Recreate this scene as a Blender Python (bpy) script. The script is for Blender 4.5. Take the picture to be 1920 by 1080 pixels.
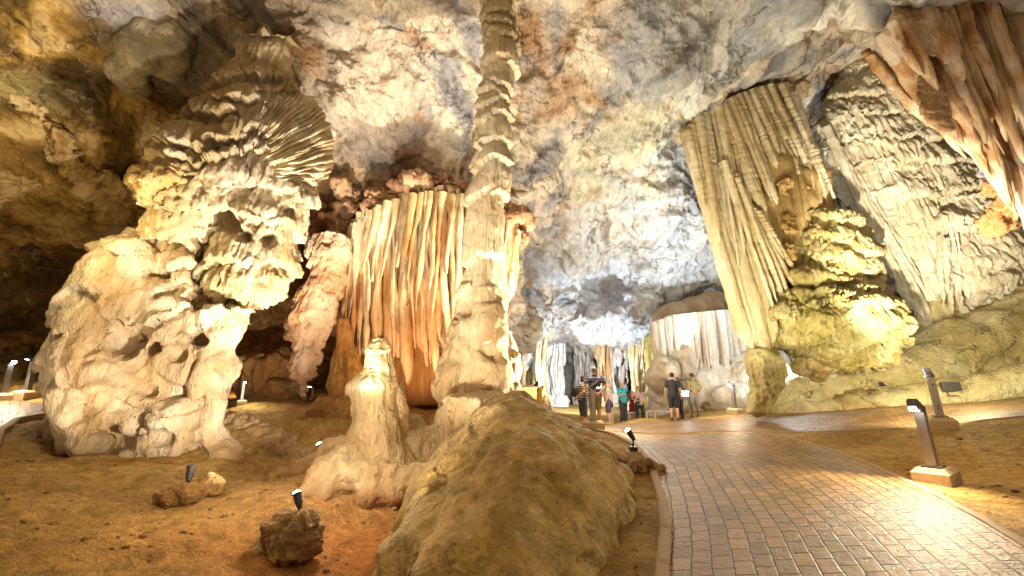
import bpy, bmesh, math, random
import numpy as np
from mathutils import Vector, Matrix
random.seed(7)
for o in list(bpy.data.objects): bpy.data.objects.remove(o)
SC = bpy.context.scene
COL = SC.collection
R = math.radians

# ------------------------------------------------------------------ camera
F = 800.0; CAMH = 1.55; PITCH = math.atan(171/800)
cam = bpy.data.cameras.new('camera'); camo = bpy.data.objects.new('camera', cam); COL.objects.link(camo)
cam.sensor_width = 36; cam.lens = 36*F/1920; cam.clip_end = 300; cam.clip_start = .05
camo.location = (0, 0, CAMH); camo.rotation_euler = (math.pi/2+PITCH, 0, 0)
SC.camera = camo
SC.cycles.max_bounces = 6; SC.cycles.diffuse_bounces = 3; SC.cycles.sample_clamp_indirect = 4
# ------------------------------------------------------------------ world + exposure
w = bpy.data.worlds.new('World'); SC.world = w; w.use_nodes = True
bg = w.node_tree.nodes['Background']
bg.inputs[0].default_value = (1.0, .80, .54, 1); bg.inputs[1].default_value = .28
SC.view_settings.view_transform = 'Standard'; SC.view_settings.look = 'None'
SC.view_settings.exposure = 0.14; SC.view_settings.gamma = 1

cp, sp_ = math.cos(PITCH), math.sin(PITCH)
def ray(px, py):
    u = (px-960)/F; v = (540-py)/F
    return np.array([u, cp-v*sp_, sp_+v*cp])
def P(px, py, d):                        # point seen at a pixel, d metres ahead
    r = ray(px, py); return np.array([0, 0, CAMH])+r*(d/r[1])
def G(px, py, z=0.0):
    r = ray(px, py); t = (z-CAMH)/r[2]; return np.array([0, 0, CAMH])+r*t
def mpp(py, d):                          # metres per photo pixel at distance d
    return d/(cp-(540-py)/F*sp_)/F

# ------------------------------------------------------------------ cave lights: floor floodlights plus added sources with no visible lamp
def lamp(name, kind, loc, W, col, size=.15, aim=None, angle=100, blend=.8):
    l = bpy.data.lights.new(name, kind); l.energy = W; l.color = col
    if kind in ('POINT', 'SPOT'): l.shadow_soft_size = size
    if kind == 'SPOT': l.spot_size = R(angle); l.spot_blend = blend
    if kind == 'AREA': l.size = size
    o = bpy.data.objects.new(name, l); COL.objects.link(o); o.location = loc
    if aim is not None:
        o.rotation_euler = (Vector(aim)-Vector(loc)).to_track_quat('-Z', 'Y').to_euler()
    return o
WARM = (1, .77, .48); AMB = (1, .66, .30); GOLD = (1, .76, .36); COOL = (.80, .90, 1.0); YEL = (1, .93, .62); NEU = (1, .89, .72)
LT = [
 # kind, (px,py,d), W, colour, size, aim(px,py,d), angle
 ('SPOT', (520, 900, 5.7), 1600, NEU, .10, (320, 520, 8.6), 82),      # left giant column
 ('SPOT', (20, 880, 6.5), 600, WARM, .2, (200, 450, 9), 110),
 ('SPOT', (600, 800, 6.9), 3300, NEU, .12, (470, 280, 9), 75),
 ('SPOT', (1185, 825, 9.3), 4400, NEU, .10, (900, 440, 8.8), 75),     # tall centre column, from its floor lamp
 ('SPOT', (545, 925, 5.6), 2200, NEU, .10, (915, 290, 9.0), 40),
 ('SPOT', (640, 1040, 3.6), 1500, NEU, .15, (880, 500, 8.6), 60),  # added light on the tall column's front, no lamp stands here
 ('SPOT', (770, 770, 9.2), 480, WARM, .15, (790, 480, 11.2), 130),      # orange drapery
 ('SPOT', (1000, 640, 9.4), 900, WARM, .2, (760, 100, 10), 130),       # roof above it
 ('POINT', (1110, 600, 14.5), 560, NEU, .4, None, 0),
 ('SPOT', (1385, 740, 16.2), 1800, COOL, .2, (1270, 450, 18), 105),    # cool floodlight on the big vault
 ('SPOT', (1080, 735, 21.0), 2300, COOL, .3, (1080, 640, 27), 160),
 ('SPOT', (1330, 745, 16.5), 160, NEU, .3, (1310, 640, 20), 110),
 ('SPOT', (1400, 748, 11.6), 1500, YEL, .15, (1420, 330, 15), 100),     # organ pipe column
 ('SPOT', (1650, 735, 10.6), 620, YEL, .2, (1640, 400, 16), 110),
 ('SPOT', (1690, 722, 10.2), 8500, NEU, .15, (1760, 270, 16), 62),
 ('SPOT', (1900, 735, 9.0), 900, NEU, .2, (1820, 120, 10), 100),
 ('POINT', (1458, 660, 17.0), 260, COOL, .2, None, 0),
 ('POINT', (420, 745, 13), 90, AMB, .1, None, 0),
 ('POINT', (540, 700, 12.4), 110, AMB, .1, None, 0),
 ('SPOT', (1010, 690, 12.5), 1450, NEU, .3, (1420, 20, 11), 110),
 ('POINT', (120, 400, 7.0), 150, GOLD, .2, None, 0),
 ('POINT', (380, 800, 5.2), 45, AMB, .3, None, 0),  # added amber fill over the left ground
 ('POINT', (950, 420, 2.6), 90, WARM, .5, None, 0),  # added soft warm fill near the camera, no lamp there
 ('POINT', (1200, 690, 15.5), 170, NEU, .3, None, 0),  # added only to brighten the visitors
 ('POINT', (1800, 680, 12.3), 200, YEL, .2, None, 0),
 ('SPOT', (1240, 780, 9.5), 1100, NEU, .15, (1360, 330, 15), 60),  # added neutral light on the organ pipes, without a lamp
 ('POINT', (1780, 700, 7.5), 60, AMB, .3, None, 0),
 ('POINT', (640, 800, 5.6), 75, NEU, .15, None, 0),
]
for k, (kd, a, W, c, s, aim, ang) in enumerate(LT):
    lamp('flood_and_fill_light', kd, P(*a), W, c, s, P(*aim) if aim else None, ang)

# ------------------------------------------------------------------ numpy noise
rng = np.random.RandomState(3)
GV = rng.normal(size=(256, 3)).astype(np.float32); GV /= np.linalg.norm(GV, axis=1)[:, None]
def hsh(x, y, z, s):
    x = x.astype(np.uint32); y = y.astype(np.uint32); z = z.astype(np.uint32)
    h = x*np.uint32(374761393)+y*np.uint32(668265263)+z*np.uint32(2147483647)+np.uint32((s*974634777) & 0xffffffff)
    h = (h ^ (h >> np.uint32(13)))*np.uint32(1274126177); h = (h ^ (h >> np.uint32(15)))*np.uint32(2246822519)
    return h ^ (h >> np.uint32(16))
def gn(p, s=0):
    p = np.asarray(p, np.float32); i = np.floor(p).astype(np.int64); f = (p-i).astype(np.float32)
    u = f*f*f*(f*(f*6-15)+10); r = 0
    for a in (0, 1):
        wx = u[:, 0] if a else 1-u[:, 0]
        for b in (0, 1):
            wy = u[:, 1] if b else 1-u[:, 1]
            for c in (0, 1):
                wz = u[:, 2] if c else 1-u[:, 2]
                g = GV[hsh(i[:, 0]+a, i[:, 1]+b, i[:, 2]+c, s) & np.uint32(255)]
                r = r+wx*wy*wz*(g[:, 0]*(f[:, 0]-a)+g[:, 1]*(f[:, 1]-b)+g[:, 2]*(f[:, 2]-c))
    return r*1.6
def fbm(p, o=4, s=0, gain=.5):
    p = np.asarray(p, np.float32); r = 0; a = 1; t = 0
    for k in range(o):
        r = r+a*gn(p*(2.03**k)+k*17.3, s+k); t += a; a *= gain
    return r/t
def ridge(p, o=3, s=0):
    r = 0; a = 1; t = 0
    for k in range(o):
        r = r+a*(1-np.abs(gn(p*(2.1**k)+k*9.1, s+k))*2); t += a; a *= .5
    return r/t
def voro(p, s=0):
    i = np.floor(p).astype(np.int64); n = len(p)
    f1 = np.full(n, 9., np.float32); f2 = np.full(n, 9., np.float32); idc = np.zeros(n, np.uint32)
    for a in (-1, 0, 1):
        for b in (-1, 0, 1):
            for c in (-1, 0, 1):
                h = hsh(i[:, 0]+a, i[:, 1]+b, i[:, 2]+c, s)
                q = np.stack([i[:, 0]+a+(h & 1023)/1023., i[:, 1]+b+((h >> 10) & 1023)/1023., i[:, 2]+c+((h >> 20) & 1023)/1023.], 1)
                d = np.linalg.norm(p-q, axis=1)
                m = d < f1; f2 = np.where(m, f1, np.minimum(f2, d)); idc = np.where(m, h, idc); f1 = np.where(m, d, f1)
    return f1, f2, idc
def sst(x, a, b):
    t = np.clip((x-a)/(b-a), 0, 1); return t*t*(3-2*t)
def ramp(t, stops):
    t = np.asarray(t); out = np.zeros((len(t), 3)); ps = [s[0] for s in stops]
    for k in range(3): out[:, k] = np.interp(t, ps, [s[1][k] for s in stops])
    return out
def lerp(a, b, t): return a+(np.asarray(b)-a)*np.asarray(t)[:, None]
# ------------------------------------------------------------------ materials
def nt(name):
    m = bpy.data.materials.new(name); m.use_nodes = True; t = m.node_tree; t.nodes.clear(); return m, t
def N(t, typ, **kw):
    n = t.nodes.new(typ)
    for k, v in kw.items():
        if k.startswith('i_'): n.inputs[k[2:].replace('_', ' ')].default_value = v
        else: setattr(n, k, v)
    return n
def rock(name, bump=.5, scale=6, stretch=(1, 1, 1), rough=.75, var=.35, fine=.4, spec=.3, scal=0.0, dark=(.25, .14, .06), stain=.35, sscale=1.4, pits=0, pscale=7, rot=(0, 0, 0), veins=0, vscale=.6):
    m, t = nt(name); L = t.links.new
    out = N(t, 'ShaderNodeOutputMaterial'); b = N(t, 'ShaderNodeBsdfPrincipled'); L(b.outputs[0], out.inputs[0])
    b.inputs['Specular IOR Level'].default_value = spec
    tc = N(t, 'ShaderNodeNewGeometry'); mp = N(t, 'ShaderNodeMapping'); mp.inputs['Scale'].default_value = stretch; mp.inputs['Rotation'].default_value = rot
    L(tc.outputs['Position'], mp.inputs[0])
    at = N(t, 'ShaderNodeAttribute', attribute_name='Col')
    n1 = N(t, 'ShaderNodeTexNoise', i_Scale=scale, i_Detail=8.0, i_Roughness=.65, i_Distortion=.6); L(mp.outputs[0], n1.inputs['Vector'])
    n2 = N(t, 'ShaderNodeTexNoise', i_Scale=scale*5, i_Detail=5.0, i_Roughness=.6); L(mp.outputs[0], n2.inputs['Vector'])
    n3 = N(t, 'ShaderNodeTexNoise', i_Scale=sscale, i_Detail=7.0, i_Roughness=.62, i_Distortion=1.2); L(mp.outputs[0], n3.inputs['Vector'])
    mr = N(t, 'ShaderNodeMapRange'); mr.inputs[1].default_value = .3; mr.inputs[2].default_value = .7
    mr.inputs[3].default_value = 1-var; mr.inputs[4].default_value = 1+var*.8; L(n1.outputs[0], mr.inputs[0])
    mr2 = N(t, 'ShaderNodeMapRange'); mr2.inputs[1].default_value = .3; mr2.inputs[2].default_value = .7
    mr2.inputs[3].default_value = 1-var*.5; mr2.inputs[4].default_value = 1+var*.4; L(n2.outputs[0], mr2.inputs[0])
    mm = N(t, 'ShaderNodeMath', operation='MULTIPLY'); L(mr.outputs[0], mm.inputs[0]); L(mr2.outputs[0], mm.inputs[1])
    mx = N(t, 'ShaderNodeVectorMath', operation='SCALE'); L(at.outputs['Color'], mx.inputs[0]); L(mm.outputs[0], mx.inputs['Scale'])
    st = N(t, 'ShaderNodeMapRange'); st.inputs[1].default_value = .54; st.inputs[2].default_value = .70; st.inputs[3].default_value = 0; st.inputs[4].default_value = stain
    L(n3.outputs[0], st.inputs[0])
    mix = N(t, 'ShaderNodeMix', data_type='RGBA'); L(st.outputs[0], mix.inputs[0]); L(mx.outputs[0], mix.inputs[6]); mix.inputs[7].default_value = (*dark, 1)
    bc = mix.outputs[2]; crack = None
    if veins:
        wp = N(t, 'ShaderNodeTexNoise', i_Scale=1.3, i_Detail=6.0, i_Roughness=.65); L(tc.outputs['Position'], wp.inputs['Vector'])
        wa = N(t, 'ShaderNodeVectorMath', operation='MULTIPLY_ADD'); L(wp.outputs['Color'], wa.inputs[0]); wa.inputs[1].default_value = (1.5, 1.5, 1.5); L(tc.outputs['Position'], wa.inputs[2])
        for k, (sc2, wd, colr, am, t0) in enumerate(((vscale, .018, (.05, .03, .02), .9, .47), (vscale*1.7, .03, (.72, .62, .46), .6, .50), (vscale*1.1, .05, (.42, .22, .07), .6, .52))):
            ve = N(t, 'ShaderNodeTexVoronoi', feature='DISTANCE_TO_EDGE', i_Scale=sc2); of = N(t, 'ShaderNodeVectorMath', operation='ADD'); of.inputs[1].default_value = (k*7.1, k*3.3, 0); L(wa.outputs[0], of.inputs[0]); L(of.outputs[0], ve.inputs['Vector'])
            em = N(t, 'ShaderNodeMapRange'); em.inputs[1].default_value = 0; em.inputs[2].default_value = wd; em.inputs[3].default_value = am*veins; em.inputs[4].default_value = 0; L(ve.outputs['Distance'], em.inputs[0])
            ms = N(t, 'ShaderNodeMapRange'); ms.inputs[1].default_value = t0; ms.inputs[2].default_value = t0+.06; L((n3, wp, n3)[k].outputs[0], ms.inputs[0])
            ml = N(t, 'ShaderNodeMath', operation='MULTIPLY'); L(em.outputs[0], ml.inputs[0]); L(ms.outputs[0], ml.inputs[1])
            mv = N(t, 'ShaderNodeMix', data_type='RGBA'); L(ml.outputs[0], mv.inputs[0]); L(bc, mv.inputs[6]); mv.inputs[7].default_value = (*colr, 1); bc = mv.outputs[2]
            if k == 0: crack = ml
    L(bc, b.inputs['Base Color'])
    rr = N(t, 'ShaderNodeMapRange'); rr.inputs[3].default_value = rough-.2; rr.inputs[4].default_value = rough+.15; L(n1.outputs[0], rr.inputs[0]); L(rr.outputs[0], b.inputs['Roughness'])
    h = N(t, 'ShaderNodeMath', operation='MULTIPLY_ADD'); L(n2.outputs[0], h.inputs[0]); h.inputs[1].default_value = fine; L(n1.outputs[0], h.inputs[2])
    last = h
    if scal:
        vo = N(t, 'ShaderNodeTexVoronoi', feature='SMOOTH_F1', i_Scale=3.2, i_Smoothness=.35)
        wv = N(t, 'ShaderNodeVectorMath', operation='MULTIPLY_ADD'); L(n1.outputs['Color'], wv.inputs[0]); wv.inputs[1].default_value = (.35, .35, .35); L(mp.outputs[0], wv.inputs[2])
        L(wv.outputs[0], vo.inputs['Vector'])
        h2 = N(t, 'ShaderNodeMath', operation='MULTIPLY_ADD'); L(vo.outputs[0], h2.inputs[0]); h2.inputs[1].default_value = scal; L(h.outputs[0], h2.inputs[2]); last = h2
    if pits:
        vp = N(t, 'ShaderNodeTexVoronoi', feature='F1', i_Scale=pscale); L(tc.outputs['Position'], vp.inputs['Vector'])
        pm = N(t, 'ShaderNodeMapRange'); pm.inputs[1].default_value = .10; pm.inputs[2].default_value = .24; pm.inputs[3].default_value = 1; pm.inputs[4].default_value = 0; L(vp.outputs['Distance'], pm.inputs[0])
        pk = N(t, 'ShaderNodeMapRange'); pk.inputs[1].default_value = .52; pk.inputs[2].default_value = .60; L(n3.outputs[0], pk.inputs[0])
        pp = N(t, 'ShaderNodeMath', operation='MULTIPLY'); L(pm.outputs[0], pp.inputs[0]); L(pk.outputs[0], pp.inputs[1])
        h3 = N(t, 'ShaderNodeMath', operation='MULTIPLY_ADD'); L(pp.outputs[0], h3.inputs[0]); h3.inputs[1].default_value = -pits; L(last.outputs[0], h3.inputs[2]); last = h3
    if veins:
        h4 = N(t, 'ShaderNodeMath', operation='MULTIPLY_ADD'); L(crack.outputs[0], h4.inputs[0]); h4.inputs[1].default_value = -.8; L(last.outputs[0], h4.inputs[2]); last = h4
    bp = N(t, 'ShaderNodeBump', i_Strength=bump, i_Distance=.12); L(last.outputs[0], bp.inputs['Height']); L(bp.outputs[0], b.inputs['Normal'])
    return m
def plain(name, col, rough=.5, metal=0, emit=None, es=1, bump=0, bs=60, var=.12, coat=0):
    m, t = nt(name); L = t.links.new
    out = N(t, 'ShaderNodeOutputMaterial'); b = N(t, 'ShaderNodeBsdfPrincipled'); L(b.outputs[0], out.inputs[0])
    b.inputs['Roughness'].default_value = rough; b.inputs['Metallic'].default_value = metal; b.inputs['Coat Weight'].default_value = coat
    if emit:
        b.inputs['Emission Color'].default_value = (*emit, 1); b.inputs['Emission Strength'].default_value = es
    n = N(t, 'ShaderNodeTexNoise', i_Scale=bs, i_Detail=5.0); tc = N(t, 'ShaderNodeTexCoord'); L(tc.outputs['Object'], n.inputs['Vector'])
    mr = N(t, 'ShaderNodeMapRange'); mr.inputs[3].default_value = 1-var; mr.inputs[4].default_value = 1+var; L(n.outputs[0], mr.inputs[0])
    v = N(t, 'ShaderNodeVectorMath', operation='SCALE'); v.inputs[0].default_value = col; L(mr.outputs[0], v.inputs['Scale']); L(v.outputs[0], b.inputs['Base Color'])
    if bump:
        bp = N(t, 'ShaderNodeBump', i_Strength=bump, i_Distance=.01); L(n.outputs[0], bp.inputs['Height']); L(bp.outputs[0], b.inputs['Normal'])
    return m
M_SHELL = rock('vault_rock', veins=.6, vscale=.45, bump=.9, scale=3.0, stretch=(1.5, .5, 1.2), rot=(.3, .2, .5), rough=.62, var=.28, fine=.5, scal=.4, dark=(.17, .14, .11), stain=.5, sscale=.6)
M_CALC = rock('pale_flowstone', bump=.8, scale=5, stretch=(1.3, 1.3, .5), rough=.6, var=.20, fine=.6, spec=.4, dark=(.42, .27, .13), stain=.45, pits=.5, pscale=8)
M_FLUTE = rock('fluted_flowstone', bump=.75, scale=7, stretch=(1.6, 1.6, .22), rough=.58, var=.22, dark=(.40, .24, .11), stain=.5, sscale=1.6)
M_RED = rock('orange_drapery_rock', bump=.6, scale=6, stretch=(1.6, 1.6, .18), rough=.5, var=.3, dark=(.42, .15, .05), stain=.55, sscale=1.3)
M_DRIP = rock('dripping_flowstone', bump=.9, scale=8, stretch=(1.5, 1.5, .22), rot=(0, .33, 0), rough=.58, var=.2, fine=.5, spec=.4, dark=(.50, .37, .18), stain=.4, sscale=1.2)
M_SLOPE = rock('pale_slope_rock', bump=1.0, scale=3, rough=.6, var=.3, fine=.7, spec=.4, dark=(.36, .27, .10), stain=.5, pits=.3, veins=.6, vscale=.8, sscale=.9)
M_GROUND = rock('cave_soil', bump=1.0, scale=6, rough=.85, var=.45, fine=.6, spec=.15, dark=(.22, .11, .04), stain=.45, sscale=1.1)
M_MOUND = rock('mound_crust', veins=.2, vscale=.8, pits=.2, pscale=14, bump=.9, scale=4, rough=.7, var=.42, fine=.8, spec=.3, dark=(.24, .16, .07), stain=.6, sscale=1.1)
M_BOULDER = rock('boulder_rock', bump=.8, scale=9, rough=.7, var=.45, dark=(.20, .12, .05), stain=.6, sscale=4)

# ------------------------------------------------------------------ mesh helpers
def tag(o, label=None, cat=None, group=None, kind=None):
    if label: o['label'] = label
    if cat: o['category'] = cat
    if group: o['group'] = group
    if kind: o['kind'] = kind
    return o
WM = {}
def link(name, me, mat, parent=None, smooth=True, local=False):
    if smooth: me.polygons.foreach_set('use_smooth', np.ones(len(me.polygons), bool))
    me.materials.clear(); me.materials.append(mat)
    o = bpy.data.objects.new(name, me); COL.objects.link(o)
    if parent:
        o.parent = parent
        if not local: o.matrix_parent_inverse = WM.get(parent.name, Matrix.Identity(4)).inverted()
    return o
def npmesh(V, Q, name='m'):
    me = bpy.data.meshes.new(name); V = np.asarray(V, np.float32); Q = np.asarray(Q, np.int32); k = Q.shape[1]
    me.vertices.add(len(V)); me.vertices.foreach_set('co', V.ravel())
    me.loops.add(Q.size); me.loops.foreach_set('vertex_index', Q.ravel())
    me.polygons.add(len(Q)); me.polygons.foreach_set('loop_start', np.arange(0, Q.size, k, dtype=np.int32))
    me.update(calc_edges=True); me.validate(); return me
def gridq(h, w, wrap=False, off=0, flip=False):
    i = np.arange(h*w).reshape(h, w)+off
    if wrap: i = np.concatenate([i, i[:, :1]], 1)
    q = np.stack([i[:-1, :-1], i[:-1, 1:], i[1:, 1:], i[1:, :-1]], -1).reshape(-1, 4)
    return q[:, ::-1] if flip else q
def co(me):
    a = np.empty(len(me.vertices)*3, np.float32); me.vertices.foreach_get('co', a); return a.reshape(-1, 3).astype(np.float64)
def nrm(me):
    a = np.empty(len(me.vertices)*3, np.float32); me.vertex_normals.foreach_get('vector', a); return a.reshape(-1, 3).astype(np.float64)
def setco(me, V):
    me.vertices.foreach_set('co', V.astype(np.float32).ravel()); me.update()
def setcol(me, C, name='Col'):
    C = np.asarray(C, float); lu = (C@np.array([.3, .6, .1]))[:, None]; C = lu*1.0+(C-lu)*1.10      # mineral colours a little richer
    at = me.attributes.new(name, 'FLOAT_COLOR', 'POINT'); c = np.ones((len(C), 4), np.float32); c[:, :3] = np.clip(C, 0, 1)
    at.data.foreach_set('color', c.ravel())
def empty(name, loc, rz=0):
    o = bpy.data.objects.new(name, None); COL.objects.link(o); o.location = loc; o.rotation_euler = (0, 0, rz); o.empty_display_size = .2
    WM[o.name] = Matrix.Translation(Vector(loc)) @ Matrix.Rotation(rz, 4, 'Z'); return o
# rings: list of (centre, rx, ry) -> closed tube ; U,W axes of the ring plane
def rings(cs, nseg=24, axis=None):
    V = []
    th = np.linspace(0, 2*math.pi, nseg, endpoint=False)
    for c, rx, ry in cs:
        V.append(np.stack([c[0]+rx*np.cos(th), c[1]+ry*np.sin(th), np.full(nseg, c[2])], 1))
    h = len(cs); V = np.concatenate(V); Q = gridq(h, nseg, True)
    return V, Q
class Soup:                                  # collects closed shells before they are fused
    def __init__(s): s.V = []; s.F = []; s.n = 0
    def add(s, V, F):
        s.V.append(V); s.F += [tuple(int(i)+s.n for i in f) for f in F]; s.n += len(V)
    def rows(s, rows, d, yr=.7, nseg=28):       # rows: (py, xl, xr[, d]) traced outline -> closed tube
        cs = []
        for r in rows:
            dd = r[3] if len(r) > 3 else d
            c = P((r[1]+r[2])/2, r[0], dd); rx = (r[2]-r[1])/2*mpp(r[0], dd); cs.append((c, rx, rx*yr))
        cs2 = []
        for a, b in zip(cs[:-1], cs[1:]):
            for t in (0, .25, .5, .75):
                cs2.append((a[0]+(b[0]-a[0])*t, a[1]+(b[1]-a[1])*t, a[2]+(b[2]-a[2])*t))
        cs2.append(cs[-1]); V, Q = rings(cs2, nseg); n = len(cs2)
        s.add(V, list(Q)+[tuple(range(nseg))]+[tuple(range((n-1)*nseg, n*nseg))[::-1]]); return s
    def ball(s, c, r, rot=None, nu=20, nv=12):
        r = np.array(r if hasattr(r, '__len__') else (r, r, r)); V = [[0, 0, 1]]
        for i in range(1, nv):
            a = math.pi*i/nv
            for j in range(nu):
                b = 2*math.pi*j/nu; V.append([math.sin(a)*math.cos(b), math.sin(a)*math.sin(b), math.cos(a)])
        V.append([0, 0, -1]); V = np.array(V)*r
        if rot is not None: V = V@np.array(Matrix.Rotation(rot[0], 3, rot[1])).T
        V = V+np.array(c); f = []
        for j in range(nu): f.append((0, 1+j, 1+(j+1) % nu))
        for i in range(nv-2):
            for j in range(nu):
                a = 1+i*nu+j; b = 1+i*nu+(j+1) % nu; f.append((a, a+nu, b+nu, b))
        e = len(V)-1; b0 = 1+(nv-2)*nu
        for j in range(nu): f.append((b0+j, e, b0+(j+1) % nu))
        s.add(V, f); return s
    def limb(s, pts, rad, n=14):             # tapered capsule chain
        pts = [np.array(p, float) for p in pts]
        for k in range(len(pts)): s.ball(pts[k], rad[k], nu=n, nv=8)
        for k in range(len(pts)-1):
            a, b = pts[k], pts[k+1]; d = b-a; L_ = np.linalg.norm(d)
            if L_ < 1e-6: continue
            q = np.array(Vector(d).to_track_quat('Z', 'Y').to_matrix()); th = np.linspace(0, 2*math.pi, n, endpoint=False)
            c = np.stack([np.cos(th), np.sin(th), 0*th], 1)@q.T
            V = np.concatenate([a+c*rad[k], b+c*rad[k+1]]); F_ = [(j, (j+1) % n, n+(j+1) % n, n+j) for j in range(n)]
            s.add(V, F_+[tuple(range(n))[::-1], tuple(range(n, 2*n))])
        return s
    def box(s, c, sz, rz=0):
        m = np.array([[x, y, z] for z in (-.5, .5) for y in (-.5, .5) for x in (-.5, .5)])*np.array(sz)
        m = m@np.array(Matrix.Rotation(rz, 3, 'Z')).T+np.array(c)
        s.add(m, [(0, 2, 3, 1), (4, 5, 7, 6), (0, 1, 5, 4), (2, 6, 7, 3), (0, 4, 6, 2), (1, 3, 7, 5)]); return s
    def mesh(s):
        me = bpy.data.meshes.new('s'); me.from_pydata(np.concatenate(s.V).tolist(), [], s.F); me.update(); return me
    def fuse(s, voxel, smooth=4, fac=.5):
        me = s.mesh(); o = bpy.data.objects.new('tmp', me); COL.objects.link(o)
        bm = bmesh.new(); bm.from_mesh(me); bmesh.ops.recalc_face_normals(bm, faces=bm.faces); bm.to_mesh(me); bm.free()
        md = o.modifiers.new('r', 'REMESH'); md.mode = 'VOXEL'; md.voxel_size = voxel
        if smooth: sm = o.modifiers.new('s', 'SMOOTH'); sm.iterations = smooth; sm.factor = fac
        dg = bpy.context.evaluated_depsgraph_get(); r = bpy.data.meshes.new_from_object(o.evaluated_get(dg))
        bpy.data.objects.remove(o); bpy.data.meshes.remove(me)
        return r
def axes_of(a, b):
    d = np.array(b)-np.array(a); return d/d[2]             # lean per metre of height
def unlean(V, lean, z0=0):
    q = V.copy(); q[:, 0] -= (q[:, 2]-z0)*lean[0]; q[:, 1] -= (q[:, 2]-z0)*lean[1]; return q
def carve(me, lump=.15, lf=.8, flute=0, ff=6, fz=.35, tier=0, lips=None, tf=1.2, fringe=.15, fa=7, pit=0, fine=.02, lean=(0, 0), seed=0, holes=0, hf=2.2, mask=None, cell=0, cf=1.1, dents=()):
    """flowstone relief: lumps, flutes down the fall line, overhanging tiers with a dripping fringe, pits"""
    V = co(me); n = nrm(me); V = V+n*(fbm(V*lf, 3, seed)*lump*1.6)[:, None]; setco(me, V); n = nrm(me)
    q = unlean(V, lean); d = np.zeros(len(V)); side = 1-np.abs(n[:, 2])*.7
    mk = mask(V) if mask else 1
    if tier:
        xy = q.copy(); xy[:, 2] *= .25
        z = q[:, 2]+fbm(xy*.7, 2, seed+5)*.5+np.abs(gn(np.stack([q[:, 0]*fa, q[:, 1]*fa, q[:, 2]*.4], 1), seed+6))*fringe*2+gn(np.stack([q[:, 0]*fa*2.3, q[:, 1]*fa*2.3, q[:, 2]*.5], 1), seed+16)*fringe*.7
        if cell:
            cc = q*np.array([cf, cf, cf*.45])+np.stack([fbm(q*1.1, 2, seed+50), fbm(q*1.1, 2, seed+51), fbm(q*1.1, 2, seed+52)], 1)*.5
            g1, g2, gi = voro(cc, seed+53); z = z+((gi & 255)/255.-.5)*cell; d += (((gi >> 8) & 255)/255.-.5)*cell*.14*sst(g2-g1, 0, .15)
        if lips is not None:
            lp = np.sort(np.array(lips)); k = np.clip(np.searchsorted(lp, z)-1, 0, len(lp)-2); t = (z-lp[k])/(lp[k+1]-lp[k]); t = np.clip(t, 0, 1)
            hgt = (lp[k+1]-lp[k])
        else:
            zz = z*tf+fbm(q*.5, 2, seed+8)*1.2; t = zz-np.floor(zz); hgt = 1
        prof = np.clip(t/.06, 0, 1)*(1-t)**.8
        d += tier*(prof-.4)*mk
        if flute: d += flute*side*(ridge(np.stack([q[:, 0]*ff, q[:, 1]*ff, q[:, 2]*fz], 1), 2, seed+2)-.4)*mk
    elif flute:
        d += flute*side*(ridge(np.stack([q[:, 0]*ff, q[:, 1]*ff, q[:, 2]*fz], 1), 2, seed+2)-.4)*mk
    if holes:
        f1, f2, idc = voro(V*hf+fbm(V*2, 2, seed+30)[:, None]*.5, seed+31)
        sel = ((idc >> 3) & 7) < 3
        d -= holes*sel*(1-sst(f1, .10, .34))
    for (px, py, rr, dp) in dents:          # hollows seen in the face of the rock
        c = ray(px, py); c = c/np.linalg.norm(c); w_ = V-np.array([0, 0, CAMH]); al = w_@c; pd = np.linalg.norm(w_-al[:, None]*c, axis=1); rad = rr*al/F
        d -= dp*(1-sst(pd/rad+fbm(V*4, 2, seed+60)*.5, .45, 1.05))*(n@c < .1)
    if pit:
        d -= pit*sst(fbm(V*9, 2, seed+12), .28, .5)
    d += fine*fbm(V*11, 3, seed+20)
    V = V+n*d[:, None]; setco(me, V); return me
def calccol(V, n, base, tint, seed=0, f=.9, hi=None, stretch=.5):
    q = V.copy(); q[:, 2] *= stretch
    t = fbm(q*f, 4, seed+40)*.5+.5; c = ramp(t, [(0, tint), (.42, tint), (.62, base), (1, hi or base)]); return c

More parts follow.
